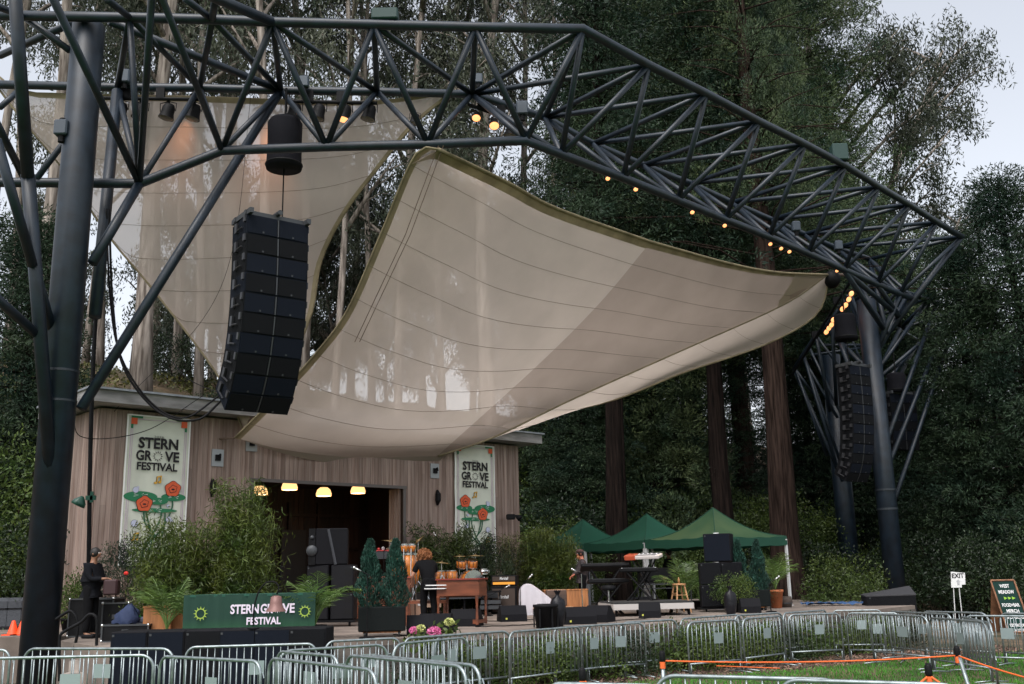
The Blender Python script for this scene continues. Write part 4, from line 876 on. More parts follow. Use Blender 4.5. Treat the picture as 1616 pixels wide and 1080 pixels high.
# leafy pot shrubs
def pot(parent, r, h, M, z=0, sq=False, w_=None):
    mb = MB()
    if sq: mb.box((0, 0, z+h/2), (w_, r*2, h)); mb.box((0, 0, z+h-.02), (w_+.03, r*2+.03, .05)); return mb.build('planter_box', M, parent)
    mb.lathe([(r*.72, z), (r*.98, z+h*.85), (r*1.08, z+h*.86), (r*1.08, z+h), (r*.95, z+h), (r*.9, z+h*.9)], n=20); return mb.build('pot', M, parent, True)
def potted(name, p, var, s, zs, lab, r=.22, h=.35, M=terra, cat='potted plant', lift=.25):
    t = thing(name, lab, cat, p); pot(t, r, h, M); a = link('stems', var[0], t); b = link('foliage', var[1], t)
    for o in (a, b): o.scale = (s, s, zs); o.location = (0, 0, lift)
    return t
mp = potted('potted_shrub', bpos(192, 24.2), BV[2], .52, .85, 'dark glossy shrub below the left banner', .3, .3, black)
potted('potted_shrub', bpos(112, 24), BV[3], .7, 1.2, 'shrub between left mast and stage house wall', .25, .3, black)
fl = MB(); fl.ball((0, 0, 0), .055, 8, 6, (1, .6, .8)); o = fl.build('red_blossom', mat('red_petals', (.8, .03, .02), .6), None, True, P(199, 905, 23.2)); tag(o, 'single red blossom on the dark shrub below the left banner', 'flower')
potted('potted_shrub', bpos(775, 31), BV[2], .5, .9, 'dark leafy shrub right of the drum kit', .25, .3, black)
potted('potted_shrub', bpos(1158, 27), BV[3], .75, .8, 'bright small shrub in front of the right cypress planter', .2, .3, black)
potted('potted_shrub', bpos(1196, 29.5), BV[4], .8, .8, 'small round shrub beside the terracotta pot', .2, .3, black)
def palm(p, h, n, lab, potM=terra, spread=1., seed=1, ph=.4):
    rnd = random.Random(seed); t = thing('potted_palm', lab, 'potted palm', p, 0, 'potted palms on the stage'); pot(t, .2, ph, potM)
    sm = MB()
    for i in range(n):
        a = i*2.4+rnd.uniform(-.3, .3); lean = rnd.uniform(.3, 1.25)*spread; L = h*rnd.uniform(.8, 1.1)
        pts = []
        for k in range(12):
            u = k/11; rr_ = lean*L*.62*u**1.3; z = ph+L*(u*.95-.42*lean*u**2.4); pts.append(V((cos(a)*rr_, sin(a)*rr_, z)))
        sm.path(pts, [.012-.0008*k for k in range(12)], 4)
        cs = []; vs = []; fs = []
        for k in range(3, 12):
            for s2 in (0, .5):
                if k == 11 and s2: continue
                kk = k+s2; p0 = crm_pt(pts, kk/11.0001); t_ = (pts[min(11, k+1)]-pts[k-1]).normalized(); side = t_.cross(V((0, 0, 1))); side = side.normalized() if side.length > .05 else V((1, 0, 0))
                u = (kk-3)/8; ll = h*.33*sin(pi*min(.97, .22+u*.75))
                for sg in (-1, 1):
                    tip = p0+(side*sg*.8+t_*.7+V((0, 0, rnd.uniform(-.5, -.1)))).normalized()*ll; mid_ = p0.lerp(tip, .45)+V((0, 0, .03)); wv = t_*.010*(h/1.2)
                    o_ = len(vs); vs += [p0-wv*.5, p0+wv*.5, mid_+wv, tip, mid_-wv]; fs.append((o_, o_+1, o_+2, o_+3, o_+4))
        mb = MB(); mb.add(vs, fs); mb.build('frond', leafPalm, t)
    sm.build('stalks', mat('palm_stalk', (.12, .2, .05), .5), t)
    return t
palm(bpos(262, 19.3), 1.2, 13, 'potted palm in front of the cedar planters at left', black, 1., 2, .2)
palm(bpos(300, 19.2), 1.1, 9, 'smaller palm at the left end of the banner table', black, 1., 5, .2)
palm(bpos(497, 19.0), 1.15, 13, 'bright potted palm at the right end of the banner table', black, 1., 3, .25)
palm(bpos(1082, 29), 1.35, 13, 'potted palm behind the wooden stool', black, 1.0, 4, .25)
palm(bpos(1105, 29.5), 1.2, 8, 'potted palm partly behind the right loudspeaker stack', black, 1., 8, .25)
palm(bpos(1226, 29.5), 1.3, 12, 'potted palm in the terracotta pot near the redwood trunk', terra, .85, 6, .5)
def planter(p, w_, lab, cyp=True, M=black, rz=0, hh=1.5):
    t = thing('cypress_planter', lab, 'planter', p, rz, 'wheeled planters with cypresses'); mb = MB()
    mb.box((0, 0, .1+.22), (w_, .42, .44), bev=.02); mb.build('planter_box', mat('planter_black', (.006, .008, .008), .8, bump=.3, spec=.15), t)
    for sx in (-1, 1):
        for sy in (-1, 1): mb = MB(); mb.tube((sx*w_*.36-.02, sy*.13, .05), (sx*w_*.36+.02, sy*.13, .05), .05, n=12); mb.build('caster', mat('caster_rubber', (.02, .02, .02), .6), t, True)
    mb = MB(); mb.box((0, 0, .09), (w_*.8, .3, .03)); mb.build('dolly', cedar, t)
    for sx in (-.26, .26):
        cs = []; n = 5200; u = rng.uniform(0, 1, n)**.8; a = rng.uniform(0, 6.28, n); rad = (.27*(1-u)**.75*np.minimum(1, .55+u*2.2)+.03)*rng.uniform(.35, 1, n)**.5*(1+.25*np.sin(a*3+u*14))
        c = np.stack([sx*w_/.95+np.cos(a)*rad, np.sin(a)*rad, .5+u*hh], 1); d = np.stack([np.cos(a)*.5, np.sin(a)*.5, np.full(n, 1.2)], 1)+rng.normal(size=(n, 3))*.35
        link('cypress', leaf_mesh('cypress', c, d, .085, .02, leafCy), t)
    return t
planter(bpos(603, 19.3), .86, 'wheeled black planter with two cypresses left of the organ', hh=1.25, rz=.1)
planter(bpos(1186, 28), .95, 'wheeled black planter with two cypresses by the right loudspeaker stack', rz=.1, hh=1.35)
for x, Y, w_, lab in [(250, 19.7, .5, 'left tall cedar planter box behind the palm'), (292, 19.9, .72, 'wider cedar planter box behind the palm'), (893, 30, 1.25, 'long cedar planter right of the white covered amplifier'), (838, 30.4, .5, 'cedar planter left of the white covered amplifier'), (390, 21.6, .8, 'cedar planter below the tallest bamboo')]:
    t = thing('cedar_planter', lab, 'planter', bpos(x, Y), .1, 'cedar planters on the stage'); h = .62 if Y < 25 else .62
    mb = MB()
    for k in range(int(w_/.09)+1): mb.box((-w_/2+.045+k*.09*(w_/(int(w_/.09)*.09+.09)), -.2, h/2), (.085, .03, h))
    mb.box((0, .02, h/2), (w_, .38, h-.03)); mb.build('planter_box', cedar, t)
    mb = MB(); mb.box((0, 0, h-.01), (w_+.02, .46, .03)); mb.build('rim', cedar, t)
# ------------------------------------------------------------------ crowd barriers
def make_barrier(Lb=2.3, n=18):
    t = thing('crowd_barrier', '', 'barrier'); H = 1.0
    x0, x1, zb, r = -Lb/2, Lb/2, .24, .17; pts = []
    pts.append((x0, 0, .02)); pts.append((x0, 0, H-r))
    for k in range(1, 6): a = pi/2*k/6; pts.append((x0+r-r*cos(a), 0, H-r+r*sin(a)))
    pts += [(x0+r, 0, H), (x1-r, 0, H)]
    for k in range(1, 6): a = pi/2*k/6; pts.append((x1-r+r*sin(a), 0, H-r+r*cos(a)))
    pts += [(x1, 0, H-r), (x1, 0, .02)]
    mb = MB(); mb.path(pts, .02, 10); mb.tube((x0, 0, zb), (x1, 0, zb), .017, n=8); mb.build('frame', galv, t, True)
    mb = MB()
    for k in range(1, n): x = x0+Lb*k/n; zt = H if r < (x-x0) and r < (x1-x) else H-r+sqrt(max(0, r*r-(r-min(x-x0, x1-x))**2)); mb.tube((x, 0, zb), (x, 0, zt), .0085, n=6)
    mb.build('bars', galv, t, True)
    for x in (x0+.05, x1-.05):
        mb = MB(); mb.path([(x, -.3, .015), (x, -.05, .03), (x, .05, .03), (x, .3, .015)], .014, 6); mb.tube((x, 0, .02), (x, 0, zb), .014, n=6); mb.build('foot', galv, t, True)
    mb = MB(); mb.box((.1, -.012, .68), (.26, .006, .2)); mb.build('plate', mat('plate_grey', (.27, .33, .33), .5, .4), t)
    for z in (.45, .85): mb = MB(); mb.path([(x1, 0, z), (x1+.05, 0, z+.02), (x1+.07, 0, z-.04)], .009, 6); mb.build('hook', galv, t)
    return t
bars = [(-40, 1040, 243, 1034, 'front crowd barrier at the far lower left, in front of the left mast'), (-170, 1028, 17, 1026, 'crowd barrier cut by the left edge, its rounded end showing'), (33, 1024, 281, 1024, 'crowd barrier just before the foot of the left mast, second row'), (253, 1036, 412, 1044, 'front barrier right of the lower left one, turned slightly'), (293, 1022, 500, 1016, 'barrier before the black loudspeaker row, under the banner table'),
 (437, 1028, 534, 1036, 'dull grey barrier seen at a slant behind the front barriers'), (440, 1028, 611, 1017, 'barrier rising to the right before the planter with cypresses'), (513, 1013, 632, 1007, 'farther barrier before the microphone stand'), (420, 1038, 600, 1059, 'front barrier sloping down to the right, lower left of centre'), (546, 1034, 735, 1052, 'left of the two nested front barriers below the flowers'), (578, 1034, 757, 1051, 'right of the two nested front barriers below the flowers'),
 (621, 1017, 738, 1006, 'barrier in front of the pink hydrangeas, nearer row'), (637, 1008, 772, 998, 'barrier in front of the pink hydrangeas, farther row'), (687, 1004, 805, 996, 'barrier at the left end of the hedge'), (803, 998, 916, 989, 'barrier before the hedge below the white covered amplifier'), (873, 992, 985, 984, 'barrier before the hedge below the black bin bag'), (924, 988, 1017, 983, 'barrier before the hedge below the wedge monitors'), (979, 983, 1068, 978, 'barrier before the hedge below the keyboard riser'),
 (1073, 977, 1168, 970, 'farther barrier below the wooden stool'), (1084, 983, 1166, 978, 'nearer barrier below the wooden stool'), (1158, 972, 1235, 967, 'farther barrier below the right cypress planter'), (1171, 977, 1235, 972, 'nearer barrier below the right cypress planter'), (1235, 968, 1304, 963, 'farther barrier below the redwood trunk'), (1243, 971, 1326, 968, 'nearer barrier below the redwood trunk'), (1312, 964, 1392, 963, 'barrier before the bright yellow green bush'), (1335, 968, 1420, 968, 'nearer barrier before the bright bush'),
 (1372, 969, 1464, 973, 'barrier in front of the black box by the right mast'), (1402, 965, 1501, 970, 'farther barrier running back below the right mast'), (1466, 975, 1556, 982, 'barrier turned toward the camera below the EXIT sign'), (1515, 973, 1564, 984, 'second barrier end close behind the turned one at right'), (1520, 972, 1640, 973, 'barrier running off the right edge, nearer row'), (1577, 968, 1680, 970, 'barrier before the green signboard, farther row'), (1452, 965, 1560, 968, 'low looking barrier far behind the EXIT sign posts'),
 (1028, 1066, 1340, 1074, 'nearest barrier at the bottom edge right of centre'), (1228, 1073, 1520, 1082, 'nearest barrier overlapping it at the lower right'), (903, 1080, 1000, 1082, 'barrier whose top rail just shows at the bottom edge centre')]
protos = [make_barrier(), make_barrier(1.5, 12)]; used = [0, 0]
for (xa, ya, xb, yb, lab) in bars:
    a = Pz(xa, ya, GZ+1); b = Pz(xb, yb, GZ+1); a.z = b.z = GZ; L_ = (b-a).length; w_ = 0 if L_ > 1.85 else 1; s = min(1.15, max(.7, L_/(2.3, 1.5)[w_])); c = (a+b)/2; rz_ = atan2(b.y-a.y, b.x-a.x)
    if not used[w_]: t = protos[w_]; t.location = c; t.rotation_euler = (0, 0, rz_); t['label'] = lab; used[w_] = 1
    else: t = dup(protos[w_], c, rz_, lab)
    t['group'] = 'galvanised crowd barriers'; t.scale = (s, 1, 1)
# ------------------------------------------------------------------ rope posts
def post(px, py, Y, h, lab, lean=(0, 0), cap=True):
    top = P(px, py, Y); base = V((top.x+lean[0], Y+lean[1], GZ)); t = thing('rope_post', lab, 'rope post', base, 0, 'thin metal posts carrying orange rope')
    mb = MB(); mb.tube((0, 0, -.1), top-base, .022, n=10); mb.build('post', galv, t, True)
    mb = MB(); mb.lathe([(.028, -.07), (.034, -.05), (.034, .02), (.02, .045)], top-base, 12); mb.build('cap', black, t, True)
    mb = MB(); mb.tube(top-base+V((0, 0, -.14)), top-base+V((0, 0, -.07)), .03, n=10); mb.build('rope_loop', orange, t); return top
orange = mat('orange_rope', (.75, .13, .025), .7)
p1 = post(1045, 1034, 11.5, 1.1, 'post left of centre that starts the long orange rope'); p2 = post(919, 1062, 9.6, 1, 'post at the bottom edge below the bed, its orange rope running right'); p3 = post(1465, 1055, 9.8, 1, 'short post with orange knot at the lower right'); p4 = post(1510, 1026, 12, 1.2, 'leaning post at the right with black cap', (.16, -.2))
def rope(a, b, sag, lab, r=.0095):
    pts = [a.lerp(b, i/16)+V((0, 0, -sag*4*(i/16)*(1-i/16)-.06)) for i in range(17)]; mb = MB(); mb.path([p-pts[0] for p in pts], r, 6); o = mb.build('rope', orange, None, True, pts[0]); tag(o, lab, 'rope', 'orange ropes between the posts')
rope(p1, p4, .04, 'long orange rope across the lawn between two posts'); rope(p4, P(1700, 1078, 10), .03, 'orange rope from the leaning post to the right edge'); rope(p2, P(985, 1100, 9.4), .02, 'orange rope end dropping from the bottom centre post'); rope(p3, P(1385, 1105, 9.6), .03, 'orange rope from the short post toward lower left'); rope(p3, P(1560, 1105, 9.3), .03, 'orange rope from the short post toward lower right'); rope(P(1130, 1042, 11.6), P(1230, 1046, 11.7), .0, 'thin second orange strand lying along the long rope', .006)
# ------------------------------------------------------------------ signs
t = thing('exit_sign', 'white EXIT placard on two thin stakes beyond the barriers', 'sign', (0, 0, 0)); c = P(1511, 916, 29.5); t.location = (c.x, 29.5, GZ); z0 = c.z-GZ
mb = MB(); mb.prism([(-.2, 0, z0-.2), (.1, 0, z0-.2), (.1, 0, z0-.12), (.21, 0, z0-.12), (.23, 0, z0+.2), (-.16, 0, z0+.24)], (0, -.01, 0), (0, .02, 0)); mb.build('board', white, t)
vs, fs = text_mb('EXIT', .13, .34, .03); mb = MB(); mb.add([V((v.x+.02, -.014, z0+.06+v.y)) for v in vs], fs); mb.build('lettering', black, t)
mb = MB(); mb.prism([(-.02, 0, z0-.13), (.04, 0, z0-.13), (.04, 0, z0-.04), (.07, 0, z0-.04), (.01, 0, z0+.03), (-.05, 0, z0-.04), (-.02, 0, z0-.04)], (0, -.016, 0), (0, .003, 0)); mb.build('arrow', mat('faded_print', (.4, .4, .42), .7), t)
for a, b in ((-.12, -.2), (.03, .02)): mb = MB(); mb.tube((a, .02, z0), (b, .02, 0), .014, n=6); mb.build('stake', mat('white_stake', (.55, .55, .55), .6), t)
t = thing('sandwich_board', 'tall green wooden signboard with white route words at the right edge', 'signboard', (0, 0, 0)); c = P(1594, 965, 31); t.location = (c.x+.1, 31, GZ); t.rotation_euler = (0, 0, radians(-8))
t.scale = (.87, .87, .87)
fr = mat('sign_wood_frame', (.22, .1, .05), .7, var=.3, scale=5); gr = mat('sign_green', (.005, .03, .024), .7, spec=.2)
M_ = Matrix.Rotation(radians(-9), 3, 'X')@Matrix.Rotation(radians(9), 3, 'Y').transposed()
M_ = Matrix.Rotation(radians(-10), 3, 'X')
def sb(x, z, y=0): return M_@V((x-(z-.85)*.16, y, z))
mb = MB(); mb.prism([sb(-.34, 0), sb(.34, 0), sb(.34, 1.72), sb(-.34, 1.72)], (0, 0, 0), (0, .04, 0)); mb.build('board', gr, t)
mb = MB()
for a, b in (((-.38, 0), (-.38, 1.75)), ((.38, 0), (.38, 1.75)), ((-.38, 1.75), (.38, 1.75)), ((-.38, .02), (.38, .02))): mb.path([sb(*a), sb(*b)], .035, 4)
mb.build('frame', fr, t)
mb = MB(); mb.add([sb(-.36, 1.7)+V((0, .06, 0)), sb(.36, 1.7)+V((0, .06, 0)), (.45, .95, 0), (-.55, .95, 0)], [(0, 1, 2, 3)]); mb.box((-.05, .5, .5), (.7, .02, .05)); mb.build('rear_leg', fr, t)
for s, z, h, wd, M2 in (('WEST', 1.5, .12, .32, white), ('MEADOW', 1.3, .12, .5, white), ('FOOD+BAR', .86, .12, .56, white), ('MERCH', .66, .12, .4, white), ('SPONSORS', .46, .11, .56, white), ('RESTROOM', .2, .1, .5, white), ('ACCESS', .04, .09, .34, white)):
    vs, fs = text_mb(s, h, wd, .03); mb = MB(); mb.add([sb(v.x, z+v.y, -.006) for v in vs], fs); mb.build('lettering', M2, t)
mb = MB()
for k in range(3): mb.add([sb(-.14+k*.13, 1.1, -.007), sb(-.14+k*.13, 1.2, -.007), sb(-.03+k*.13, 1.15, -.007)], [(0, 2, 1)])
mb.build('arrows', mat('lime_arrow', (.25, .5, .03), .6), t)
# ------------------------------------------------------------------ tents
AX = V((-.565, .825, 0)); ta = atan2(AX.y, AX.x)
def tent(c, lab, top=(.03, .14, .075), M=None):
    t = thing('canopy_tent', lab, 'canopy tent', (c[0], c[1], DK), ta, 'green pop-up tents at the right of the stage')
    h = 2.02; a = 1.5; tm = M or mat('green_tent_fabric', (.010, .085, .05), .7, var=.15, scale=.8, trans=.3)
    pts = []; ap = V((0, 0, h+.92))
    mb = MB(); cs = [V((sx*a, sy*a, h)) for sx, sy in ((-1, -1), (1, -1), (1, 1), (-1, 1))]
    for i in range(4):
        p, q = cs[i], cs[(i+1) % 4]; rows = []
        for j in range(9):
            v = j/8; row = []
            for k in range(9):
                u = k/8; e = p.lerp(q, u); x = e.lerp(ap, v); x.z -= .2*sin(pi*v)*(1-.0*u)+.05*sin(pi*u)*(1-v); row.append(x)
            rows.append(row)
        mb.grid(rows)
    mb.build('roof', tm, t, True)
    mb = MB()
    for i in range(4): p, q = cs[i], cs[(i+1) % 4]; o = (p+q).normalized()*.02; mb.grid([[p.lerp(q, k/12)+o*(1+.8*sin(k*2+j))+V((0, 0, -.05*sin(pi*k/12)*(1 if j == 0 else .6)-.27*j/3)) for k in range(13)] for j in range(4)])
    mb.build('valance', mat('green_tent_valance', (.006, .06, .034), .7, trans=.2), t, True)
    mb = MB()
    for p in cs: mb.path([p.lerp(ap, k/8)+V((0, 0, -.2*sin(pi*k/8)+.01)) for k in range(9)], .014, 5)
    mb.build('roof_seam', MATS['green_tent_valance'], t)
    for p in cs: mb = MB(); q = p*.985; mb.box((q.x, q.y, (h-.05)/2), (.07, .07, h-.1)); mb.box((q.x, q.y, .01), (.14, .14, .02)); mb.build('leg', mat('tent_leg_white', (.5, .5, .5), .5), t)
    mb = MB(); mb.tube((0, 0, h-.3), (0, 0, h+.9), .02, n=6)
    for p in cs: mb.tube(p*.98+V((0, 0, -.2)), V((0, 0, h+.1)), .012, n=5)
    mb.build('truss_bars', MATS['tent_leg_white'], t)
    return t
tent((6.08, 31.6), 'nearest green tent at the right, its roof faded olive at the peak', M=mat('faded_green_tent_fabric', (.02, .10, .045), .7, var=.3, scale=.45, trans=.3, col2=(.075, .125, .05)))
tent((4.35, 34.1), 'middle green tent of the row'); tent((2.4, 36.8), 'farthest green tent of the row, partly behind bamboo')
# ------------------------------------------------------------------ loudspeakers, monitors, boxes
def sub_box(p, w_, d_, h, rz, lab, M=blackm, name='subwoofer', grp=None, posts=True, cat='loudspeaker', ports=False):
    t = thing(name, lab, cat, p, rz, grp); mb = MB(); mb.box((0, 0, h/2), (w_, d_, h), bev=.015); mb.build('cabinet', mat('speaker_paint', (.009, .009, .011), .75, bump=.15, bscale=80, spec=.12), t)
    mb = MB(); mb.box((0, -d_/2-.006, h/2), (w_-.05, .012, h-.05)); mb.build('grille', M, t)
    mb = MB(); mb.box((-w_*.42, -d_/2-.014, h-.06) if not ports else (w_*.4, -d_/2-.014, h*.9), (.035, .01, .035)); mb.build('badge', grey, t)
    for sx in (-1, 1): mb = MB(); mb.box((sx*(w_/2+.003), 0, h*.6), (.012, .16, .08)); mb.build('handle', black, t)
    if ports:
        for pz in (.3, .72):
            for pxx in (.18, .33): mb = MB(); mb.box((pxx*w_, -d_/2-.014, h*pz), (w_*.1, .01, h*.2)); mb.build('port', mat('port_black', (.002, .002, .002), .9), t)
    return t
xs = [203, 262, 321, 375, 430, 486]
for i, x in enumerate(xs):
    p = DX(x, 17.3, GZ); sub_box((p.x, 17.5, GZ), .6, .75, 1.18, 0, '%s black box from the left in the low loudspeaker row before the stage' % ORD[i], blackm if i in (2, 5) else bluebl, 'front_loudspeaker', 'low row of black loudspeakers in front of the stage')
# left speaker stack
b = bpos(523, 24)
for i, (dx, dz, w_, lab) in enumerate([(-.28, .15, .5, 'lower left cabinet of the stage left loudspeaker stack'), (.28, .15, .52, 'lower right ported cabinet of the stage left stack'), (-.28, .76, .5, 'upper left cabinet under the big top loudspeaker'), (.28, .76, .52, 'upper right ported cabinet under the big top loudspeaker')]):
    sub_box(b+V((dx, 0, dz)), w_, .6, .6, 0, lab, mat('speaker_face', (.015, .015, .017), .8, bump=.3, bscale=200, spec=.12), ports=dx > 0)
t = thing('dolly_board', 'low wheeled board under the left loudspeaker stack', 'dolly', b); mb = MB(); mb.box((0, 0, .12), (1.15, .62, .05)); mb.build('board', black, t)
for sx in (-.45, .45): mb = MB(); mb.tube((sx-.02, -.22, .05), (sx+.02, -.22, .05), .05, n=10); mb.build('caster', black, t)
t = thing('stage_loudspeaker', 'large tilted two way loudspeaker with pale horn on top of the left stack', 'loudspeaker', b+V((-.12, 0, 1.37)), radians(8)); mb = MB(); mb.box((.1, 0, .41), (.74, .6, .82), bev=.02); mb.build('cabinet', MATS['speaker_paint'], t)
mb = MB(); mb.prism([(-.42, -.3, 0), (-.27, -.31, 0), (-.27, -.31, .82), (-.42, -.3, .82)], (0, 0, 0), (0, .5, 0)); bf = mb.build('baffle', black, t)
for z, r in ((.32, .13), (.62, .05)): mb = MB(); mb.lathe([(r, 0), (r*.9, .02), (r*.3, .04)], (-.345, -.31, z), 16, Matrix.Rotation(pi/2, 3, 'X')); mb.build('driver', grey, bf, True)
mb = MB(); mb.path([(.02, -.32, .8), (.2, -.33, 0)], .03, 4); mb.build('strap', mat('grey_strap', (.05, .052, .06), .8), t)
# right speaker stack
b = bpos(1139, 28)
t = sub_box(b+V((-.26, 0, .12)), .55, .7, .57, -.1, 'lower left box of the right loudspeaker stack'); sub_box(b+V((.3, 0, .12)), .55, .7, .57, -.1, 'lower right box of the right loudspeaker stack'); sub_box(b+V((-.26, 0, .7)), .55, .7, .57, -.1, 'middle left box of the right loudspeaker stack'); sub_box(b+V((.3, 0, .7)), .55, .7, .57, -.1, 'middle right box of the right loudspeaker stack')
t = sub_box(b+V((.03, 0, 1.29)), .72, .6, .74, -.35, 'big dark loudspeaker on top of the right stack, white tag on its edge', bluebl, 'stage_loudspeaker')
mb = MB(); mb.box((-.02, -.2, .75), (.14, .04, .03)); mb.build('tag', white, t)
t = thing('dolly_board', 'wheeled board under the right loudspeaker stack', 'dolly', b); mb = MB(); mb.box((0, 0, .09), (1.2, .62, .04)); mb.build('board', black, t)
for sx in (-.45, .45): mb = MB(); mb.tube((sx-.02, -.22, .04), (sx+.02, -.22, .04), .04, n=10); mb.build('caster', black, t)
def wedge(px, Y, w_, rz, lab, face=0, h=.36):
    p = bpos(px, Y); t = thing('floor_monitor', lab, 'floor monitor', p, rz, 'wedge monitors on the stage floor'); d = .46
    prof = [(-d/2, 0), (d/2, 0), (d/2, h*.45), (d*.28, h), (d*.02, h), (-d/2, h*.3)]
    mb = MB(); mb.prism([(-w_/2, y, z) for y, z in prof][::-1], (0, 0, 0), (w_, 0, 0)); mb.build('cabinet', MATS['speaker_paint'], t)
    a = V((0, -d/2, h*.3)); b_ = V((0, d*.02, h)); n_ = V((0, -(b_.z-a.z), b_.y-a.y)).normalized()*.012
    mb = MB(); mb.add([V((-w_/2+.03, 0, 0))+a.lerp(b_, .06)+n_, V((w_/2-.03, 0, 0))+a.lerp(b_, .06)+n_, V((w_/2-.03, 0, 0))+a.lerp(b_, .94)+n_, V((-w_/2+.03, 0, 0))+a.lerp(b_, .94)+n_], [(0, 1, 2, 3)]); mb.build('grille', blackm, t)
    mb = MB(); mb.box((w_/2+.004, .02, .14), (.01, .12, .06)); mb.build('handle', black, t)
    mb = MB(); mb.box((w_*.3, d/2+.004, .07), (.04, .01, .04)); mb.build('socket', mat('yellow_plug', (.5, .5, .08), .5), t); return t
for a in [(663, 19.7, .5, pi+.1, 'black stacked monitor left of the wedge beside the planter', ), (690, 20.3, .62, pi-.2, 'wedge monitor with grey top left of the organ leg'), (737, 22.7, .62, pi-.25, 'wedge monitor under the organ'), (808, 24.6, .62, pi+.25, 'wedge monitor alone at centre stage'), (868, 22.8, .5, pi+.2, 'small wedge monitor behind the black bin'), (912, 22.6, .72, pi+.2, 'left of the pair of wedge monitors near the stage edge'), (948, 23.3, .52, pi-.5, 'right of the pair of wedge monitors near the stage edge'), (1026, 25., .5, pi-.2, 'boxy monitor in front of the white riser edge'), (1012, 30.5, .7, .1, 'rounded monitor behind the red keyboard stand'), (1183, 26.6, .5, pi, 'black monitor at the foot of the right cypress planter'), (862, 25.5, .42, pi, 'tan topped small monitor below the white covered amplifier')]: wedge(*a)
t = sub_box(DX(1404, 30, 1.0), 1.35, .9, .52, radians(-10), 'long black box with slanted top before the right mast', blackm, 'covered_box', cat='equipment box')
mb = MB(); mb.prism([(-.69, -.46, .5), (.69, -.46, .52), (.69, .46, .74), (-.69, .46, .52)], (0, 0, 0), (0, 0, .03)); mb.build('cover', mat('black_cover', (.03, .03, .034), .7, bump=.5, bscale=5), t)
mb = MB(); mb.box((0, 0, -.33), (1.3, .85, .66)); mb.build('plinth', black, t)
def bag(px, Y, h, r, lab, z=DK, s=1):
    p = bpos(px, Y, z); n, k = 18, 12; mb = MB(); rows = []
    for i in range(k+1):
        u = i/k; rad = r*(.75+.5*sin(pi*min(1, u*1.15))**.7)*(1 if u < .78 else (.35 if u < .9 else .3+(u-.9)*4.5)); rows.append([V((cos(2*pi*j/n)*rad*(1+.1*sin(j*2.1+i*.5)*(j<n)), sin(2*pi*j/n)*rad*(1+.1*cos(j*1.7+i*.5)*(0<j<n)), u*h+.02*sin(j*2.6+i))) for j in range(n+1)])
    mb.grid(rows); o = mb.build('bin_bag', bagm, None, True, p); tag(o, lab, 'bin bag')
bag(881, 21.6, .72, .13, 'tall black bin bag tied beside the black bin at the stage edge'); bag(1154, 25.6, .68, .12, 'black bin bag hanging at the stage edge right of the stool')
t = thing('waste_bin', 'black ribbed bin beside the tied bin bag', 'bin', bpos(862, 21.2)); mb = MB(); mb.lathe([(.2, 0), (.24, .4), (.26, .41), (.26, .46), (.2, .46)], n=20); mb.build('body', black, t, True)
for k in range(6): a = k*pi/3; mb = MB(); mb.box((cos(a)*.24, sin(a)*.24, .2), (.03, .03, .36), rz=a); mb.build('rib', black, t)
# ------------------------------------------------------------------ riser, keyboards, amps, drums
def stage_riser(x, Y, w_, d_, h, rz, lab, M1=black, M2=grey, z=DK):
    t = thing('stage_riser', lab, 'stage riser', bpos(x, Y, z), rz); mb = MB(); mb.box((0, 0, h-.02), (w_, d_, .04)); mb.build('top', mat('black_carpet', (.02, .02, .02), .9), t)
    mb = MB()
    for a in ((0, -d_/2, w_, .04), (0, d_/2, w_, .04), (-w_/2, 0, .04, d_), (w_/2, 0, .04, d_)): mb.box((a[0], a[1], h-.11), (a[2], a[3], .14))
    mb.build('edge', M2, t)
    for sx in (-1, 0, 1):
        for sy in (-1, 1): mb = MB(); mb.tube((sx*w_*.46-.02, sy*d_*.42, .06), (sx*w_*.46+.02, sy*d_*.42, .06), .06, n=12); mb.box((sx*w_*.46, sy*d_*.42, h*.5), (.05, .05, h*.6)); mb.build('caster', black, t)
    return t
stage_riser(1018, 26.8, 2.0, 1.9, .34, .12, 'low white edged rolling riser under the keyboards', M2=mat('riser_white_edge', (.45, .42, .4), .6))
stage_riser(722, 30.0, 2.2, 1.9, .62, .3, 'black riser that carries the drum kit'); stage_riser(640, 28.2, 1.7, 1.5, .45, .2, 'riser that carries the conga drums', M2=mat('tan_riser_edge', (.3, .2, .14), .7))
def x_stand(t, w_, h, d=.5):
    mb = MB()
    for sy in (-.12, .12):
        mb.tube((-w_*.3, sy*1.5, .02), (w_*.3, sy, h), .018, n=6); mb.tube((w_*.3, sy*1.5, .02), (-w_*.3, sy, h), .018, n=6)
    mb.tube((-w_*.3, -.25, .02), (-w_*.3, .25, .02), .018, n=6); mb.tube((w_*.3, -.25, .02), (w_*.3, .25, .02), .018, n=6); mb.build('stand', black, t)
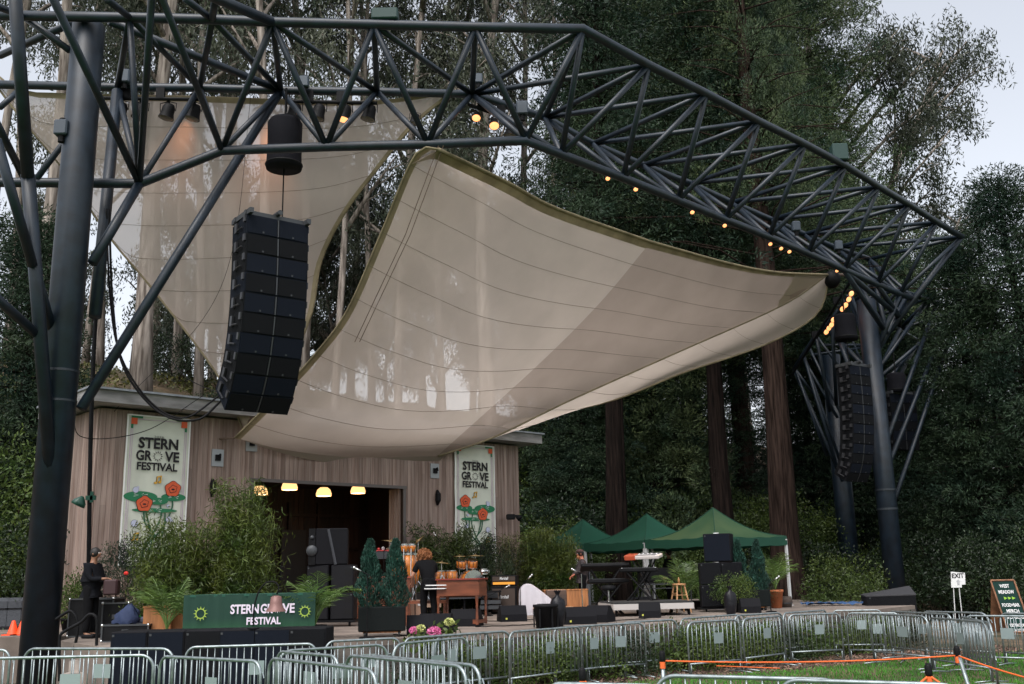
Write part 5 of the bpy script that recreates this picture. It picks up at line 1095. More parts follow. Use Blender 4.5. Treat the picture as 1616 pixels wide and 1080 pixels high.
def keyboard(p, rz, w_, h, M, lab, tilt=0, end=None, name='keyboard'):
    t = thing(name, lab, 'keyboard', p, rz, 'keyboards on stands'); x_stand(t, w_, h)
    R_ = Matrix.Rotation(tilt, 3, 'X'); c = V((0, 0, h+.06)); mb = MB(); mb.box(c, (w_, .34, .1), M=R_, bev=.02); bd = mb.build('body', M, t)
    mb = MB(); mb.box(c+R_@V((0, -.1, .052)), (w_*.9, .13, .012), M=R_); mb.build('keys', white, bd); mb = MB(); mb.box(c+R_@V((0, .09, .053)), (w_*.8, .1, .01), M=R_); mb.build('panel', grey, bd)
    mb = MB(); n = 24
    for k in range(n):
        if k % 7 not in (2, 6): mb.box(c+R_@V((-w_*.44+w_*.88*k/n, -.075, .062)), (.013, .08, .012), M=R_)
    mb.build('black_keys', black, bd)
    if end:
        for sx in (-1, 1): mb = MB(); mb.box(c+V((sx*(w_/2+.01), 0, 0)), (.02, .35, .11), M=R_); mb.build('end_cheek', end, t)
    return t
zR = DK+.34
keyboard(bpos(957, 28.0, DK), .05+pi, 1.3, 1.15, black, 'black upper keyboard left of the two rigs', radians(24)); keyboard(bpos(962, 27.7, DK), .05+pi, 1.1, .78, black, 'black lower keyboard under the tilted one', radians(5))
kr = keyboard(bpos(1019, 27.4, zR), -.5+pi, .95, 1.06, mat('white_keyboard_shell', (.55, .5, .48), .4), 'red keyboard with white top on a tall stand', radians(-10), name='red_keyboard'); mb = MB(); mb.box((.33, 0, 1.12), (.32, .36, .13), M=Matrix.Rotation(radians(-10), 3, 'X'), bev=.02); mb.build('red_shell_half', mat('red_keyboard_shell', (.4, .07, .028), .4), kr); keyboard(bpos(1010, 27.2, zR), -.2+pi, 1.0, .72, black, 'black keyboard under the red one', 0)
t = thing('music_table', 'black table with gear behind the keyboards under the tents', 'table', bpos(1050, 31.5), .1); mb = MB(); mb.box((0, 0, .75), (1.6, .6, .05)); mb.build('tabletop', black, t); mb = MB(); mb.box((0, .1, .98), (1.5, .4, .4), bev=.02); mb.build('rack_case', black, t)
for sx in (-.75, .75):
    for sy in (-.25, .25): mb = MB(); mb.tube((sx, sy, 0), (sx, sy, .75), .02, n=6); mb.build('leg', grey, t)
mb = MB(); mb.box((0, -.31, .7), (1.6, .02, .04)); mb.box((0, -.31, .58), (1.6, .02, .03)); mb.build('rail', grey, t)
t = thing('drum_stool', 'padded black stool on chromed tripod before the keyboards', 'stool', bpos(962, 26.9)); mb = MB(); mb.lathe([(.17, .62), (.2, .65), (.19, .73), (.1, .75)], n=18); mb.build('seat', black, t, True)
mb = MB(); mb.tube((0, 0, .2), (0, 0, .63), .02, n=8); mb.build('post', chrome, t)
for k in range(3): a = k*2.094+.4; mb = MB(); mb.tube((0, 0, .4), (cos(a)*.28, sin(a)*.28, .01), .014, n=6); mb.build('leg', chrome, t)
t = thing('wooden_stool', 'tall plain wooden bar stool on the right of the stage', 'stool', bpos(1074, 27.6), .3); st = mat('pale_stool_wood', (.42, .22, .1), .5, var=.2)
mb = MB(); mb.lathe([(.16, .7), (.18, .71), (.18, .745), (.15, .75)], n=20); mb.build('seat', st, t)
for sx in (-1, 1):
    for sy in (-1, 1): mb = MB(); mb.tube((sx*.21, sy*.21, 0), (sx*.1, sy*.1, .71), .019, .022, n=8); mb.build('leg', st, t)
for z, k in ((.28, .172), (.45, .145)):
    mb = MB(); mb.tube((-k, -k, z), (k, -k, z), .011, n=6); mb.tube((-k, k, z), (k, k, z), .011, n=6); mb.tube((-k, -k, z+.05), (-k, k, z+.05), .011, n=6); mb.tube((k, -k, z+.05), (k, k, z+.05), .011, n=6); mb.build('rung', st, t)
o = MB().lathe([(.03, 0), (.032, .1), (.015, .13), (.015, .16)], n=10).build('bottle', mat('brown_bottle', (.3, .16, .06), .3), None, True, bpos(1074, 27.6)+V((0, 0, .75))); tag(o, 'small brown bottle standing on the wooden stool', 'bottle')
# amplifiers
def amp_txt(t, body, y, z, h, wd): vs, fs = text_mb(body, h, wd, .02); mb = MB(); mb.add([V((v.x+v.y*.15, y, z+v.y)) for v in vs], fs); mb.build('lettering', white, t)
pa = bpos(798, 29.5); ra = radians(-14)
t = thing('amplifier_cabinet', 'tall black guitar cabinet with white script, below the amplifier head', 'amplifier', pa, ra); mb = MB(); mb.box((0, 0, .38), (.76, .38, .74), bev=.02); mb.build('cabinet', black, t); mb = MB(); mb.box((0, -.193, .37), (.66, .012, .64)); mb.build('grille', mat('brown_grille_cloth', (.065, .045, .035), .8, bump=.4, bscale=150), t); amp_txt(t, 'Marshall', -.202, .42, .09, .28)
t = thing('guitar_amplifier', 'black amplifier head with gold panel on the guitar cabinet', 'amplifier', pa+V((0, 0, .76)), ra); mb = MB(); mb.box((0, 0, .15), (.74, .27, .29), bev=.02); mb.build('cabinet', black, t); mb = MB(); mb.box((0, -.137, .2), (.66, .008, .12)); mb.build('grille', MATS['brown_grille_cloth'], t); mb = MB(); mb.box((0, -.139, .075), (.64, .012, .07)); mb.build('control_panel', mat('gold_panel', (.7, .3, .05), .35, .5, emit=(1, .4, .05), es=.25), t); amp_txt(t, 'Marshall', -.145, .17, .08, .24)  # gold control panel is no lamp; faint emission added to brighten it
t = thing('combo_amplifier', 'low brown combo amplifier right of the white covered one', 'amplifier', bpos(878, 28.6, DK+.2), .1); mb = MB(); mb.box((0, 0, .22), (.56, .28, .42), bev=.02); mb.build('cabinet', mat('brown_tolex', (.09, .055, .04), .7), t); mb = MB(); mb.box((0, -.145, .17), (.5, .01, .28)); mb.build('grille', MATS['brown_grille_cloth'], t); mb = MB(); mb.box((0, 0, .435), (.5, .22, .012)); mb.build('top_panel', mat('tan_panel', (.45, .27, .17), .5), t)
t = thing('rolling_platform', 'small tan rolling platform under the combo amplifier', 'platform', bpos(872, 28.3), .1); mb = MB(); mb.box((0, 0, .15), (1.1, .6, .08)); mb.build('top', mat('tan_panel2', (.5, .3, .18), .5), t)
for sx in (-.45, .45): mb = MB(); mb.tube((sx-.02, -.25, .05), (sx+.02, -.25, .05), .05, n=10); mb.build('caster', black, t)
# covered amplifier
prof = crm([V(q) for q in ((-.42, 0, 0), (-.45, 0, .35), (-.43, 0, .66), (-.33, 0, .78), (-.14, 0, .8), (.08, 0, .66), (.36, 0, .44), (.43, 0, .36), (.42, 0, .2), (.44, 0, 0))], 46)
mb = MB(); rows = []
for i in range(15):
    y = -.24+.48*i/14; k = 1-.06*(abs(i-7)/7)**6-.0; rows.append([V((p.x*k+.012*sin(i*1.9+j*.5), y+.012*sin(j*.8+i), p.z*k+.012*sin(i*1.3+j*.9))) for j, p in enumerate(prof)])
c0 = [V((-.0, -.23, 0))+V((p.x*.0, 0, 0)) for p in prof]
mb.grid([[V((p.x*.9, p.y-.005, p.z*0+.0)) for p in rows[0]]]+[[V((p.x, p.y, p.z)) for p in r] for r in rows]+[[V((p.x*.9, p.y+.005, 0)) for p in rows[-1]]])
o = mb.build('covered_amplifier', mat('white_cover_cloth', (.5, .47, .5), .8, bump=.7, bscale=6), None, True, bpos(846, 28.3)); tag(o, 'amplifier draped in a creased white cloth', 'covered amplifier')
# grey cabinet with yellow stickers
t = thing('electrical_cabinet', 'tall grey cabinet with yellow warning stickers behind the bamboo planter', 'cabinet', bpos(907, 32), .1); mb = MB(); mb.box((-.22, 0, .68), (.62, .5, 1.3), bev=.02); mb.box((.3, .02, .65), (.36, .5, 1.25), bev=.02); mb.build('housing', mat('cabinet_grey', (.09, .095, .11), .5), t)
for X, z in ((-.22, .82), (.3, .98)):
    mb = MB(); mb.box((X, -.262, z), (.28, .01, .36)); s = mb.build('sticker', black, t); mb = MB(); mb.box((X-.04, -.27, z+.06), (.16, .01, .18)); mb.build('warning_patch', mat('yellow_label', (.6, .5, .02), .6), s)
mb = MB(); mb.box((-.24, -.262, 1.22), (.12, .01, .05)); mb.build('label', mat('red_label', (.5, .02, .05), .6), t)
o = MB().lathe([(.12, 0), (.15, .3), (.15, .31)], n=16).build('bucket', mat('green_bucket', (.25, .5, .25), .6), None, True, bpos(905, 30.6)); tag(o, 'small light green bucket by the cedar planter', 'bucket')
# organ
pO = bpos(726, 22.7); t = thing('organ', 'brown wooden console organ with open keyboards, seen from behind at a slant', 'organ', pO, radians(-22))
mb = MB(); mb.box((.0, .1, .78), (1.02, .42, .30), bev=.012); mb.box((.0, .1, .95), (.98, .38, .05)); mb.build('console', organw, t)
mb = MB(); mb.box((-.18, .42, .66), (.9, .34, .12)); mb.build('key_bed', organw, t); mb = MB(); mb.box((-.52, -.1, .8), (.5, .16, .02)); mb.box((-.52, -.05, .87), (.5, .14, .02)); mb.build('keys', white, t)
mb = MB()
for k in range(16): mb.box((-.74+k*.03, -.08, .815), (.012, .1, .02))
mb.build('black_keys', black, t)
mb = MB(); mb.box((0, .1, .99), (1.06, .46, .03)); mb.build('lid', mat('dark_red_lid', (.2, .03, .02), .35), t)
for sx in (-.46, .46):
    for sy in (-.12, .34): mb = MB(); mb.lathe([(.035, .04), (.03, .2), (.024, .45), (.04, .6), (.04, .64)], (sx, sy, 0), 8); mb.build('leg', organw, t)
mb = MB(); mb.box((0, -.12, .1), (.96, .05, .09)); mb.box((0, .34, .1), (.96, .05, .09)); mb.box((-.46, .1, .1), (.05, .46, .07)); mb.box((.46, .1, .1), (.05, .46, .07)); mb.build('base_rail', organw, t)
t = thing('organ_bench', 'brown wooden bench behind the standing man', 'bench', bpos(672, 23.6), .05); mb = MB(); mb.box((0, 0, .5), (.92, .3, .06)); mb.build('seat', organw, t)
for sx in (-.42, .42): mb = MB(); mb.box((sx, 0, .24), (.05, .28, .48)); mb.build('leg', organw, t)
t = thing('speaker_cabinet', 'brown wooden speaker cabinet behind the cypress planter', 'speaker cabinet', bpos(598, 26.0), .05); mb = MB(); mb.box((0, 0, .55), (1.55, .5, .98)); mb.build('cabinet', organw, t); mb = MB(); mb.box((0, 0, 1.06), (1.62, .56, .05)); mb.build('top_board', mat('red_top', (.3, .06, .03), .5), t)
t = thing('percussion_table', 'tall red topped table with small percussion behind the cypresses', 'table', bpos(605, 28.4, DK), .1); mb = MB(); mb.box((0, 0, 1.78), (.56, .4, .03)); mb.build('tabletop', mat('red_felt', (.45, .05, .05), .8), t); mb = MB(); mb.box((0, 0, 1.66), (.5, .36, .2)); mb.build('skirt', grey, t)
for sx in (-.22, .22): mb = MB(); mb.tube((sx, 0, 0), (sx, 0, 1.77), .015, n=6); mb.build('leg', chrome, t)
for k, (x, h) in enumerate(((-.14, .06), (-.02, .09), (.1, .05))): mb = MB(); mb.lathe([(.03, 1.8), (.045, 1.8+h*.5), (.02, 1.8+h)], (x, 0, 0), 10); mb.build('shaker', mat('shaker_%d' % k, [(.5, .05, .05), (.6, .6, .6), (.5, .35, .2)][k], .4), t)
# congas, bongos, cymbals
amber = mat('amber_drum_shell', (.62, .2, .035), .25, var=.25, scale=3, stretch=(8, 8, 1)); skinM = mat('drum_skin', (.6, .5, .38), .6)
def conga(px, Y, z, h, r, lab, name='conga', cat='conga drum', grp='congas and bongos'):
    p = bpos(px, Y, z); t = thing(name, lab, cat, p, 0, grp); b0 = .42 if h > .4 else 0
    mb = MB(); mb.lathe([(r*.62, b0), (r*.9, b0+h*.3), (r*1.08, b0+h*.6), (r*.98, b0+h)], n=20); mb.build('shell', amber, t, True); mb = MB(); mb.lathe([(r*1.02, b0+h-.03), (r*1.06, b0+h-.03), (r*1.06, b0+h+.02), (r*1.0, b0+h+.02)], n=20); mb.build('hoop', chrome, t)
    mb = MB(); mb.lathe([(r*1.0, b0+h), (r*.5, b0+h+.012)], n=20); mb.build('skin', skinM, t)
    for k in range(6): a = k*pi/3+.2; mb = MB(); mb.tube((cos(a)*r*1.1, sin(a)*r*1.1, b0+h), (cos(a)*r*1.1, sin(a)*r*1.1, b0+h*.68), .009, n=5); mb.build('tuning_lug', chrome, t)
    for k in range(3):
        a = k*2.094+.5; mb = MB(); mb.tube((cos(a)*r*1.1, sin(a)*r*1.1, b0+h*.4), (cos(a)*r*1.6, sin(a)*r*1.6, 0 if b0 else -.9), .012, n=6); mb.build('leg', chrome, t)
zc = DK+.45
conga(624.5, 27.8, zc, .78, .155, 'left conga drum behind the cypresses'); conga(643, 28.1, zc, .8, .16, 'middle conga drum under the bongos'); conga(653.5, 28.4, zc, .8, .155, 'right conga drum beside the man with curly hair')
conga(638, 28.0, zc+1.28, .19, .1, 'left bongo above the congas', 'bongo', 'bongo drum'); conga(649.5, 28.1, zc+1.28, .19, .1, 'right bongo above the congas', 'bongo', 'bongo drum')
def cymbal(px, py, Y, r, lab, tilt=.1, base=DK, rx=0):
    c = P(px, py, Y); t = thing('cymbal', lab, 'cymbal', (c.x, Y, base), 0, 'cymbals on stands'); h = c.z-base; M_ = Matrix.Rotation(tilt, 3, 'Y')@Matrix.Rotation(rx, 3, 'X')
    mb = MB(); mb.lathe([(r, 0), (r*.5, .025), (r*.15, .035), (r*.1, .06), (.01, .065)], (0, 0, h), 28, M_); mb.build('disc', brass, t, True); mb = MB(); mb.tube((0, 0, .35), (0, 0, h+.06), .012, n=6); mb.build('stand', chrome, t)
    for k in range(3): a = k*2.094; mb = MB(); mb.tube((0, 0, .5), (cos(a)*.3, sin(a)*.3, .01), .012, n=6); mb.build('leg', chrome, t)
cymbal(617, 855, 28.4, .28, 'dark cymbal above the left conga', .15, zc); cymbal(660, 855, 28.6, .22, 'steeply tilted cymbal above the bongos', -.8, zc); cymbal(697, 889, 29.3, .25, 'grey cymbal at the left of the drum kit', .1, DK+.6); cymbal(725, 879, 30.3, .23, 'thin cymbal above the drum kit', .0, DK+.6); cymbal(750, 878, 30.3, .3, 'wide cymbal right above the drum kit', .03, DK+.6)
# drum kit
zk = DK+.62; t = thing('drum_kit', 'amber drum kit with bass drum and toms on the riser', 'drum kit', bpos(735, 30, zk), .2)
def drum(parent, name, c, r, d, M_, fr=skinM, M=amber):
    mb = MB(); mb.lathe([(r, -d/2), (r, d/2)], c, 24, M_); s = mb.build(name, M, parent, False)
    for k in s.data.polygons: k.use_smooth = len(k.vertices) == 4
    for sg in (-1, 1):
        mb = MB(); mb.lathe([(r*1.03, sg*d/2-.015), (r*1.03, sg*d/2+.015), (r*.97, sg*d/2+.015)], c, 24, M_); mb.build('hoop', chrome, s)
    mb = MB(); mb.lathe([(r*.97, d/2+.003), (r*.3, d/2+.006)], c, 24, M_); mb.build('drum_head', fr, s); 
    mb = MB()
    for k in range(8): a = k*pi/4; mb.tube(V(c)+M_@V((cos(a)*r*1.04, sin(a)*r*1.04, -d*.35)), V(c)+M_@V((cos(a)*r*1.04, sin(a)*r*1.04, d*.35)), .009, n=5)
    mb.build('lugs', chrome, s)
RX = Matrix.Rotation(pi/2, 3, 'X'); drum(t, 'bass_drum', (.15, 0, .3), .29, .42, Matrix.Rotation(.25, 3, 'Z')@RX)
drum(t, 'tom', (-.12, -.02, .78), .14, .22, Matrix.Rotation(.3, 3, 'X')); drum(t, 'tom', (.2, -.02, .78), .14, .22, Matrix.Rotation(.3, 3, 'X')); drum(t, 'floor_tom', (-.75, .05, .42), .17, .34, Matrix.Identity(3)); drum(t, 'floor_tom', (-.4, .1, .42), .17, .34, Matrix.Identity(3)); drum(t, 'snare_drum', (.55, .2, .55), .17, .14, Matrix.Identity(3), M=chrome)
for x in (-.75, -.4, .55): mb = MB(); mb.tube((x, 0, 0), (x, .05, .4), .012, n=6); mb.tube((x+.12, .1, 0), (x+.1, .1, .4), .012, n=6); mb.tube((x-.12, .1, 0), (x-.1, .1, .4), .012, n=6); mb.build('drum_legs', chrome, t)
mb = MB(); mb.tube((.04, 0, .5), (.04, 0, .8), .014, n=6); mb.tube((-.1, 0, .72), (.2, 0, .72), .014, n=6); mb.build('tom_holder', chrome, t)
# microphone stands
def mic(px, Y, h, lab, boom=None, z=DK, head=chrome, rz=0):
    t = thing('microphone_stand', lab, 'microphone stand', bpos(px, Y, z), rz, 'microphone stands'); mb = MB(); mb.lathe([(.14, 0), (.14, .02), (.03, .035)], n=18); mb.build('base', black, t)
    mb = MB(); mb.tube((0, 0, 0), (0, 0, h*.55), .013, n=8); mb.tube((0, 0, h*.55), (0, 0, h), .009, n=8); mb.build('pole', chrome if not boom else black, t)
    e = V((0, 0, h)); b_ = V(boom) if boom else V((-.1, -.05, .05)); mb = MB(); mb.tube(e-b_*.3, e+b_, .009, n=6); mb.build('boom', black, t); mb = MB(); d = b_.normalized(); mb.tube(e+b_, e+b_+d*.12, .014, .02, 8); mb.ball(e+b_+d*.14, .03, 10, 6); mb.build('microphone', head, t, True)
mic(579, 18.9, 1.12, 'slim chrome microphone stand at the stage edge left of the planter', (-.12, 0, .06)); mic(920, 23.8, 1.05, 'straight microphone stand by the pair of wedge monitors'); mic(1217, 26.8, .7, 'short microphone stand near the terracotta pot', (.15, 0, .1)); mic(760, 29.4, 1.9, 'boom microphone stand reaching over the drum kit from the right', (-.5, 0, .5)); mic(714, 30.5, 1.6, 'boom microphone stand behind the drum kit', (-.45, 0, .6)); mic(822, 26, .75, 'low microphone stand before the white covered amplifier', (.2, 0, .2)); mic(770, 28, .5, 'low boom stand left of the guitar cabinet', (.45, 0, .22)); mic(655, 26.5, .8, 'short microphone stand below the congas', (-.1, 0, .1)); mic(440, 22.8, 1.35, 'black microphone stand behind the banner table', (-.25, 0, .1)); mic(605, 27.5, 1.75, 'tall stand before the red topped table', (.1, 0, .05))
# bell lamp on a gooseneck
t = thing('gooseneck_lamp', 'curved black gooseneck with pinkish bell shade before the green table banner', 'lamp', DX(400, 17.2, 1.53)); s = .0108
q = lambda x, y: P(x, y, 17.2)-t.location
mb = MB(); mb.path(crm([q(400, 988), q(401, 960), q(408, 935), q(420, 920), q(434, 919), q(440, 928), q(437, 938)], 30), .013, 6); mb.build('neck', black, t, True)
mb = MB(); c = q(436, 942); mb.lathe([(.03, .02), (.085, 0), (.1, -.1), (.12, -.17), (.16, -.22), (.165, -.235)], c, 20, cap=False); mb.build('lamp_shade', mat('pink_copper_shade', (.19, .095, .085), .5, .2), t, True)
mb = MB(); mb.lathe([(.1, 0), (.1, .02)], n=16); mb.build('base', black, t)
# banner table
a = bpos(300, 18.9); b = bpos(497, 19.0); t = thing('banner_table', 'folding table wrapped in a dark green festival banner', 'table', a.lerp(b, .5), atan2(b.y-a.y, b.x-a.x)); Lt = (b-a).length+.1
M_ = bpy.data.materials.new('green_table_banner'); M_.use_nodes = True; n_ = M_.node_tree.nodes; l_ = M_.node_tree.links; tc = n_.new('ShaderNodeTexCoord'); sp = n_.new('ShaderNodeSeparateXYZ'); rp_ = n_.new('ShaderNodeValToRGB'); l_.new(tc.outputs['Generated'], sp.inputs[0]); l_.new(sp.outputs['Z'], rp_.inputs[0]); rp_.color_ramp.elements[0].color = (.012, .075, .028, 1); rp_.color_ramp.elements[1].color = (.004, .036, .022, 1); rp_.color_ramp.elements[1].position = .4; l_.new(rp_.outputs[0], n_['Principled BSDF'].inputs['Base Color']); n_['Principled BSDF'].inputs['Roughness'].default_value = .8
mb = MB(); mb.grid([[V((-Lt/2+Lt*j/40, -.36-.015*sin(j*.8+i*.3)-.01*sin(j*1.9), .14+.68*i/8)) for j in range(41)] for i in range(9)]); mb.build('banner_cloth', M_, t, True)
mb = MB(); mb.box((0, 0, .8), (Lt, .7, .04)); mb.build('tabletop', mat('table_cover', (.01, .07, .045), .8), t)
for sx in (-1, 1):
    for sy in (-.28, .28): mb = MB(); mb.tube((sx*(Lt/2-.1), sy, 0), (sx*(Lt/2-.1), sy, .78), .018, n=6); mb.build('leg', grey, t)
wm = mat('banner_lettering_white', (.7, .62, .72), .8)
for s_, x, z, h, wd in (('STERN', -.08, .48, .165, .5), ('GR', .31, .48, .165, .22), ('VE', .69, .48, .165, .22), ('FESTIVAL', .26, .29, .13, .6)):
    vs, fs = text_mb(s_, h, wd, .03); mb = MB(); mb.add([V((v.x+x, -.395, z+v.y)) for v in vs], fs); mb.build('lettering', wm, t)
for cx_, r, M2 in ((.5, .08, wm), (-.85, .13, mat('lime_sun', (.3, .42, .06), .8)), (.98, .12, MATS['lime_sun'] if 'lime_sun' in MATS else None)):
    M2 = M2 or MATS['lime_sun']; cz = .56 if r < .1 else .5; mb = MB()
    for i in range(12): a_ = 2*pi*i/12; mb.add([(cx_+cos(a_-.16)*r*.62, -.395, cz+sin(a_-.16)*r*.62), (cx_+cos(a_+.16)*r*.62, -.395, cz+sin(a_+.16)*r*.62), (cx_+cos(a_)*r, -.395, cz+sin(a_)*r)], [(0, 2, 1)])
    for i in range(24): a0 = 2*pi*i/24; a1 = 2*pi*(i+1)/24; mb.add([(cx_+cos(a)*r*k, -.396, cz+sin(a)*r*k) for a, k in ((a0, .55), (a1, .55), (a1, .68), (a0, .68))], [(0, 1, 2, 3)])
    mb.build('sun_emblem', M2, t)
# left side: cases, steps, rails, cones
def case(px, Y, w_, d_, h, lab, z=DK, rz=0):
    t = thing('flight_case', lab, 'flight case', bpos(px, Y, z), rz, 'black flight cases at stage left'); mb = MB(); mb.box((0, 0, h/2), (w_, d_, h)); mb.build('body', black, t); mb = MB()
    for sx in (-1, 1):
        for sy in (-1, 1): mb.box((sx*w_/2, sy*d_/2, h/2), (.03, .03, h+.01))
    for z_ in (0.01, h): 
        mb.box((0, -d_/2, z_), (w_, .03, .03)); mb.box((0, d_/2, z_), (w_, .03, .03)); mb.box((-w_/2, 0, z_), (.03, d_, .03)); mb.box((w_/2, 0, z_), (.03, d_, .03))
    mb.build('edging', grey, t); mb = MB()
    for sx in (-1, 1): mb.ball((sx*w_/2, -d_/2, h), .032, 8, 6); mb.ball((sx*w_/2, -d_/2, 0.02), .032, 8, 6)
    mb.build('corners', chrome, t, True); mb = MB(); mb.box((0, -d_/2-.01, h*.6), (.12, .02, .09)); mb.build('latch', grey, t)
case(150, 21.8, .9, .6, .75, 'large black flight case in front of the man in dark jacket'); case(205, 19.6, .85, .55, .3, 'low flight case with silver corners beside the cedar planter'); case(183, 21.5, .5, .5, .66, 'upright dark case under the blue bag', rz=.2)
mb = MB(); rows = [[V((cos(2*pi*j/16)*.2*1.25*(1-.9*(i/8)**2)*(1+.22*sin(j*2+i*1.3)*(0<j<16))+.07*(i/8), sin(2*pi*j/16)*.2*(1-.85*(i/8)**2)*(1+.2*cos(j*1.4+i)*(0<j<16)), i/8*.36+.03*sin(j*1.9))) for j in range(17)] for i in range(9)]; mb.grid(rows); o = mb.build('blue_bag', mat('blue_fabric', (.012, .024, .07), .8, bump=.6, bscale=9), None, True, bpos(198, 19.9, DK+.3)); tag(o, 'crumpled dark blue bag lying on the flight cases', 'bag')
o = MB().box((0, 0, .06), (.5, .3, .12), bev=.03).build('folded_cloth', mat('slate_cloth', (.06, .07, .1), .8), None, False, bpos(222, 20.1, DK+.3)); tag(o, 'folded grey cloth right of the blue bag', 'cloth')
o = MB().box((0, 0, .01), (.14, .08, .02)).build('green_tape_roll', mat('bright_green', (.05, .5, .12), .6), None, False, bpos(216, 20.0, DK+.42)); tag(o, 'bright green item on the folded grey cloth', 'tape')
t = thing('stage_steps', 'grey concrete steps up to the left of the stage', 'steps', DX(135, 18.6, GZ)); mb = MB()
for k in range(4): mb.box((0, .9-k*.3, (.8-k*.19)/2), (1.1-.05*k, .3, .8-k*.19))
mb.build('treads', mat('step_concrete', (.32, .28, .25), .9, var=.2), t)
def rail(pxs, Y, lab):
    pts = crm([P(x, y, Y) for x, y in pxs], 40); o = pts[0]; mb = MB(); mb.path([p-o for p in pts], .028, 8); ob = mb.build('handrail', black, None, True, o); tag(ob, lab, 'handrail', 'looped handrails of the stage steps')
rail([(94, 1075, ), (94, 1010), (100, 998), (128, 982), (140, 970), (150, 972), (153, 985), (151, 1060)], 18.4, 'right looped black handrail of the steps')
rail([(88, 978), (106, 966), (114, 966), (121, 978), (122, 1000), (112, 1050)], 19.4, 'left looped black handrail by the left mast')
for x, lab in ((20, 'left orange traffic cone beside the left mast'), (34, 'right orange traffic cone touching the mast outline')):
    p = DX(x, 22.9, DK); t = thing('traffic_cone', lab, 'traffic cone', p, 0, 'orange traffic cones'); cm = mat('cone_orange', (.9, .07, .01), .5); mb = MB(); mb.lathe([(.14, .02), (.115, .03), (.035, .3), (.02, .31)], n=20); mb.build('cone', cm, t, True); mb = MB(); mb.box((0, 0, .012), (.34, .34, .024)); mb.build('base', cm, t)
for x, w_, lab in ((6, .5, 'padded grey box at the left edge'), (27, .5, 'padded grey box behind the cones')):
    t = thing('padded_box', lab, 'padded box', DX(x, 26, DK)); mb = MB(); mb.box((0, 0, .38), (w_, .5, .76), bev=.08); mb.build('cover', mat('quilted_grey', (.06, .065, .075), .9, bump=.6, bscale=10), t); mb = MB(); mb.box((0, -.26, .5), (w_*.8, .02, .03)); mb.build('strap', black, t)
t = thing('flood_lamp', 'green floodlight and cross bracket on the cable run beside the wall corner', 'floodlight', P(133, 792, 22.6)); gm = mat('green_enamel', (.01, .07, .045), .4); mb = MB(); mb.lathe([(.16, -.08), (.14, 0), (.06, .1), (.03, .13)], (-.1, 0, 0), 18, Matrix.Rotation(.5, 3, 'Y')); mb.build('shade', gm, t, True); mb = MB(); mb.box((.14, 0, .08), (.22, .06, .1)); mb.box((.16, 0, .1), (.06, .06, .24)); mb.build('bracket', gm, t)
t = thing('wall_horns', 'dark bracket with sound horns on the right corner of the stage house', 'sound horn', P(806, 816, 34)); mb = MB(); mb.box((0, 0, 0), (.3, .2, .18), bev=.03); mb.box((.2, 0, .03), (.3, .08, .06)); mb.build('bracket', black, t); mb = MB(); mb.lathe([(.09, -.14), (.07, 0), (.04, .04)], (.32, 0, 0), 12, Matrix.Rotation(.9, 3, 'Y')); mb.build('lamp', black, t, True)  # the flared cone is a sound horn and gives no light
# blue tarp
mb = MB(); mb.grid([[V((x*.11, y*.1, .04+.05*abs(sin(x*1.3+y*.7))+.03*sin(y*2+x*.4))) for x in range(16)] for y in range(8)]); o = mb.build('tarp', mat('blue_tarp', (.04, .09, .2), .5, bump=.4, bscale=8), None, True, bpos(1273, 30.2, DK)); tag(o, 'crumpled blue tarpaulin lying at the foot of the redwood trunk', 'tarpaulin')
t = thing('water_barrel', 'half barrel pot beside the terracotta pot', 'pot', bpos(1240, 30)); mb = MB(); mb.lathe([(.17, 0), (.2, .16), (.18, .3), (.16, .3)], n=16); mb.build('staves', mat('barrel_wood', (.07, .05, .04), .8), t, True); mb = MB(); mb.lathe([(.2, .1), (.205, .1), (.205, .13), (.2, .13)], n=16, cap=False); mb.build('hoop', grey, t)
# stage floor cables
for i, pts in enumerate([[(750, 980, 22), (800, 985, 22.3), (860, 983, 22.8)], [(760, 968, 25), (790, 972, 24.6), (850, 966, 25.4)], [(1050, 962, 26.3), (1020, 978, 24.4), (960, 982, 23.6)], [(620, 990, 19.8), (645, 996, 19.4), (672, 992, 19.9)]]):
    q_ = [DX(x, Y, DK+.012) for x, y, Y in pts]; q_ = crm(q_, 20); mb = MB(); mb.path([p-q_[0]+V((.05*sin(k), .08*cos(k*1.3), 0)) for k, p in enumerate(q_)], .01, 5); o = mb.build('floor_cable', black, None, True, q_[0]); tag(o, ['black cable on the stage floor right of the organ', 'black cable lying near the centre wedge monitor', 'cable trailing from the white edged riser', 'cable curling by the planter with cypresses'][i], 'cable', 'cables on the stage floor')
t = thing('stage_case', 'light tan box with white label behind the man at the organ', 'case', bpos(652, 26.8)); mb = MB(); mb.box((0, 0, .25), (.48, .4, .46)); mb.build('body', mat('tan_case', (.42, .25, .17), .7), t); mb = MB(); mb.box((.2, -.21, .4), (.12, .02, .12)); mb.build('label', white, t)
o = thing('cross_bench', 'low table of grey percussion cases left of the guitar cabinet', 'case', bpos(775, 29)); mb = MB(); mb.box((0, 0, .2), (.6, .4, .1)); mb.box((0, 0, .34), (.55, .36, .1)); mb.build('cases', grey, o); mb = MB(); mb.box((0, 0, .62), (.6, .35, .05)); mb.tube((-.25, 0, 0), (-.25, 0, .6), .02, n=6); mb.tube((.25, 0, 0), (.25, 0, .6), .02, n=6); mb.build('shelf', black, o)
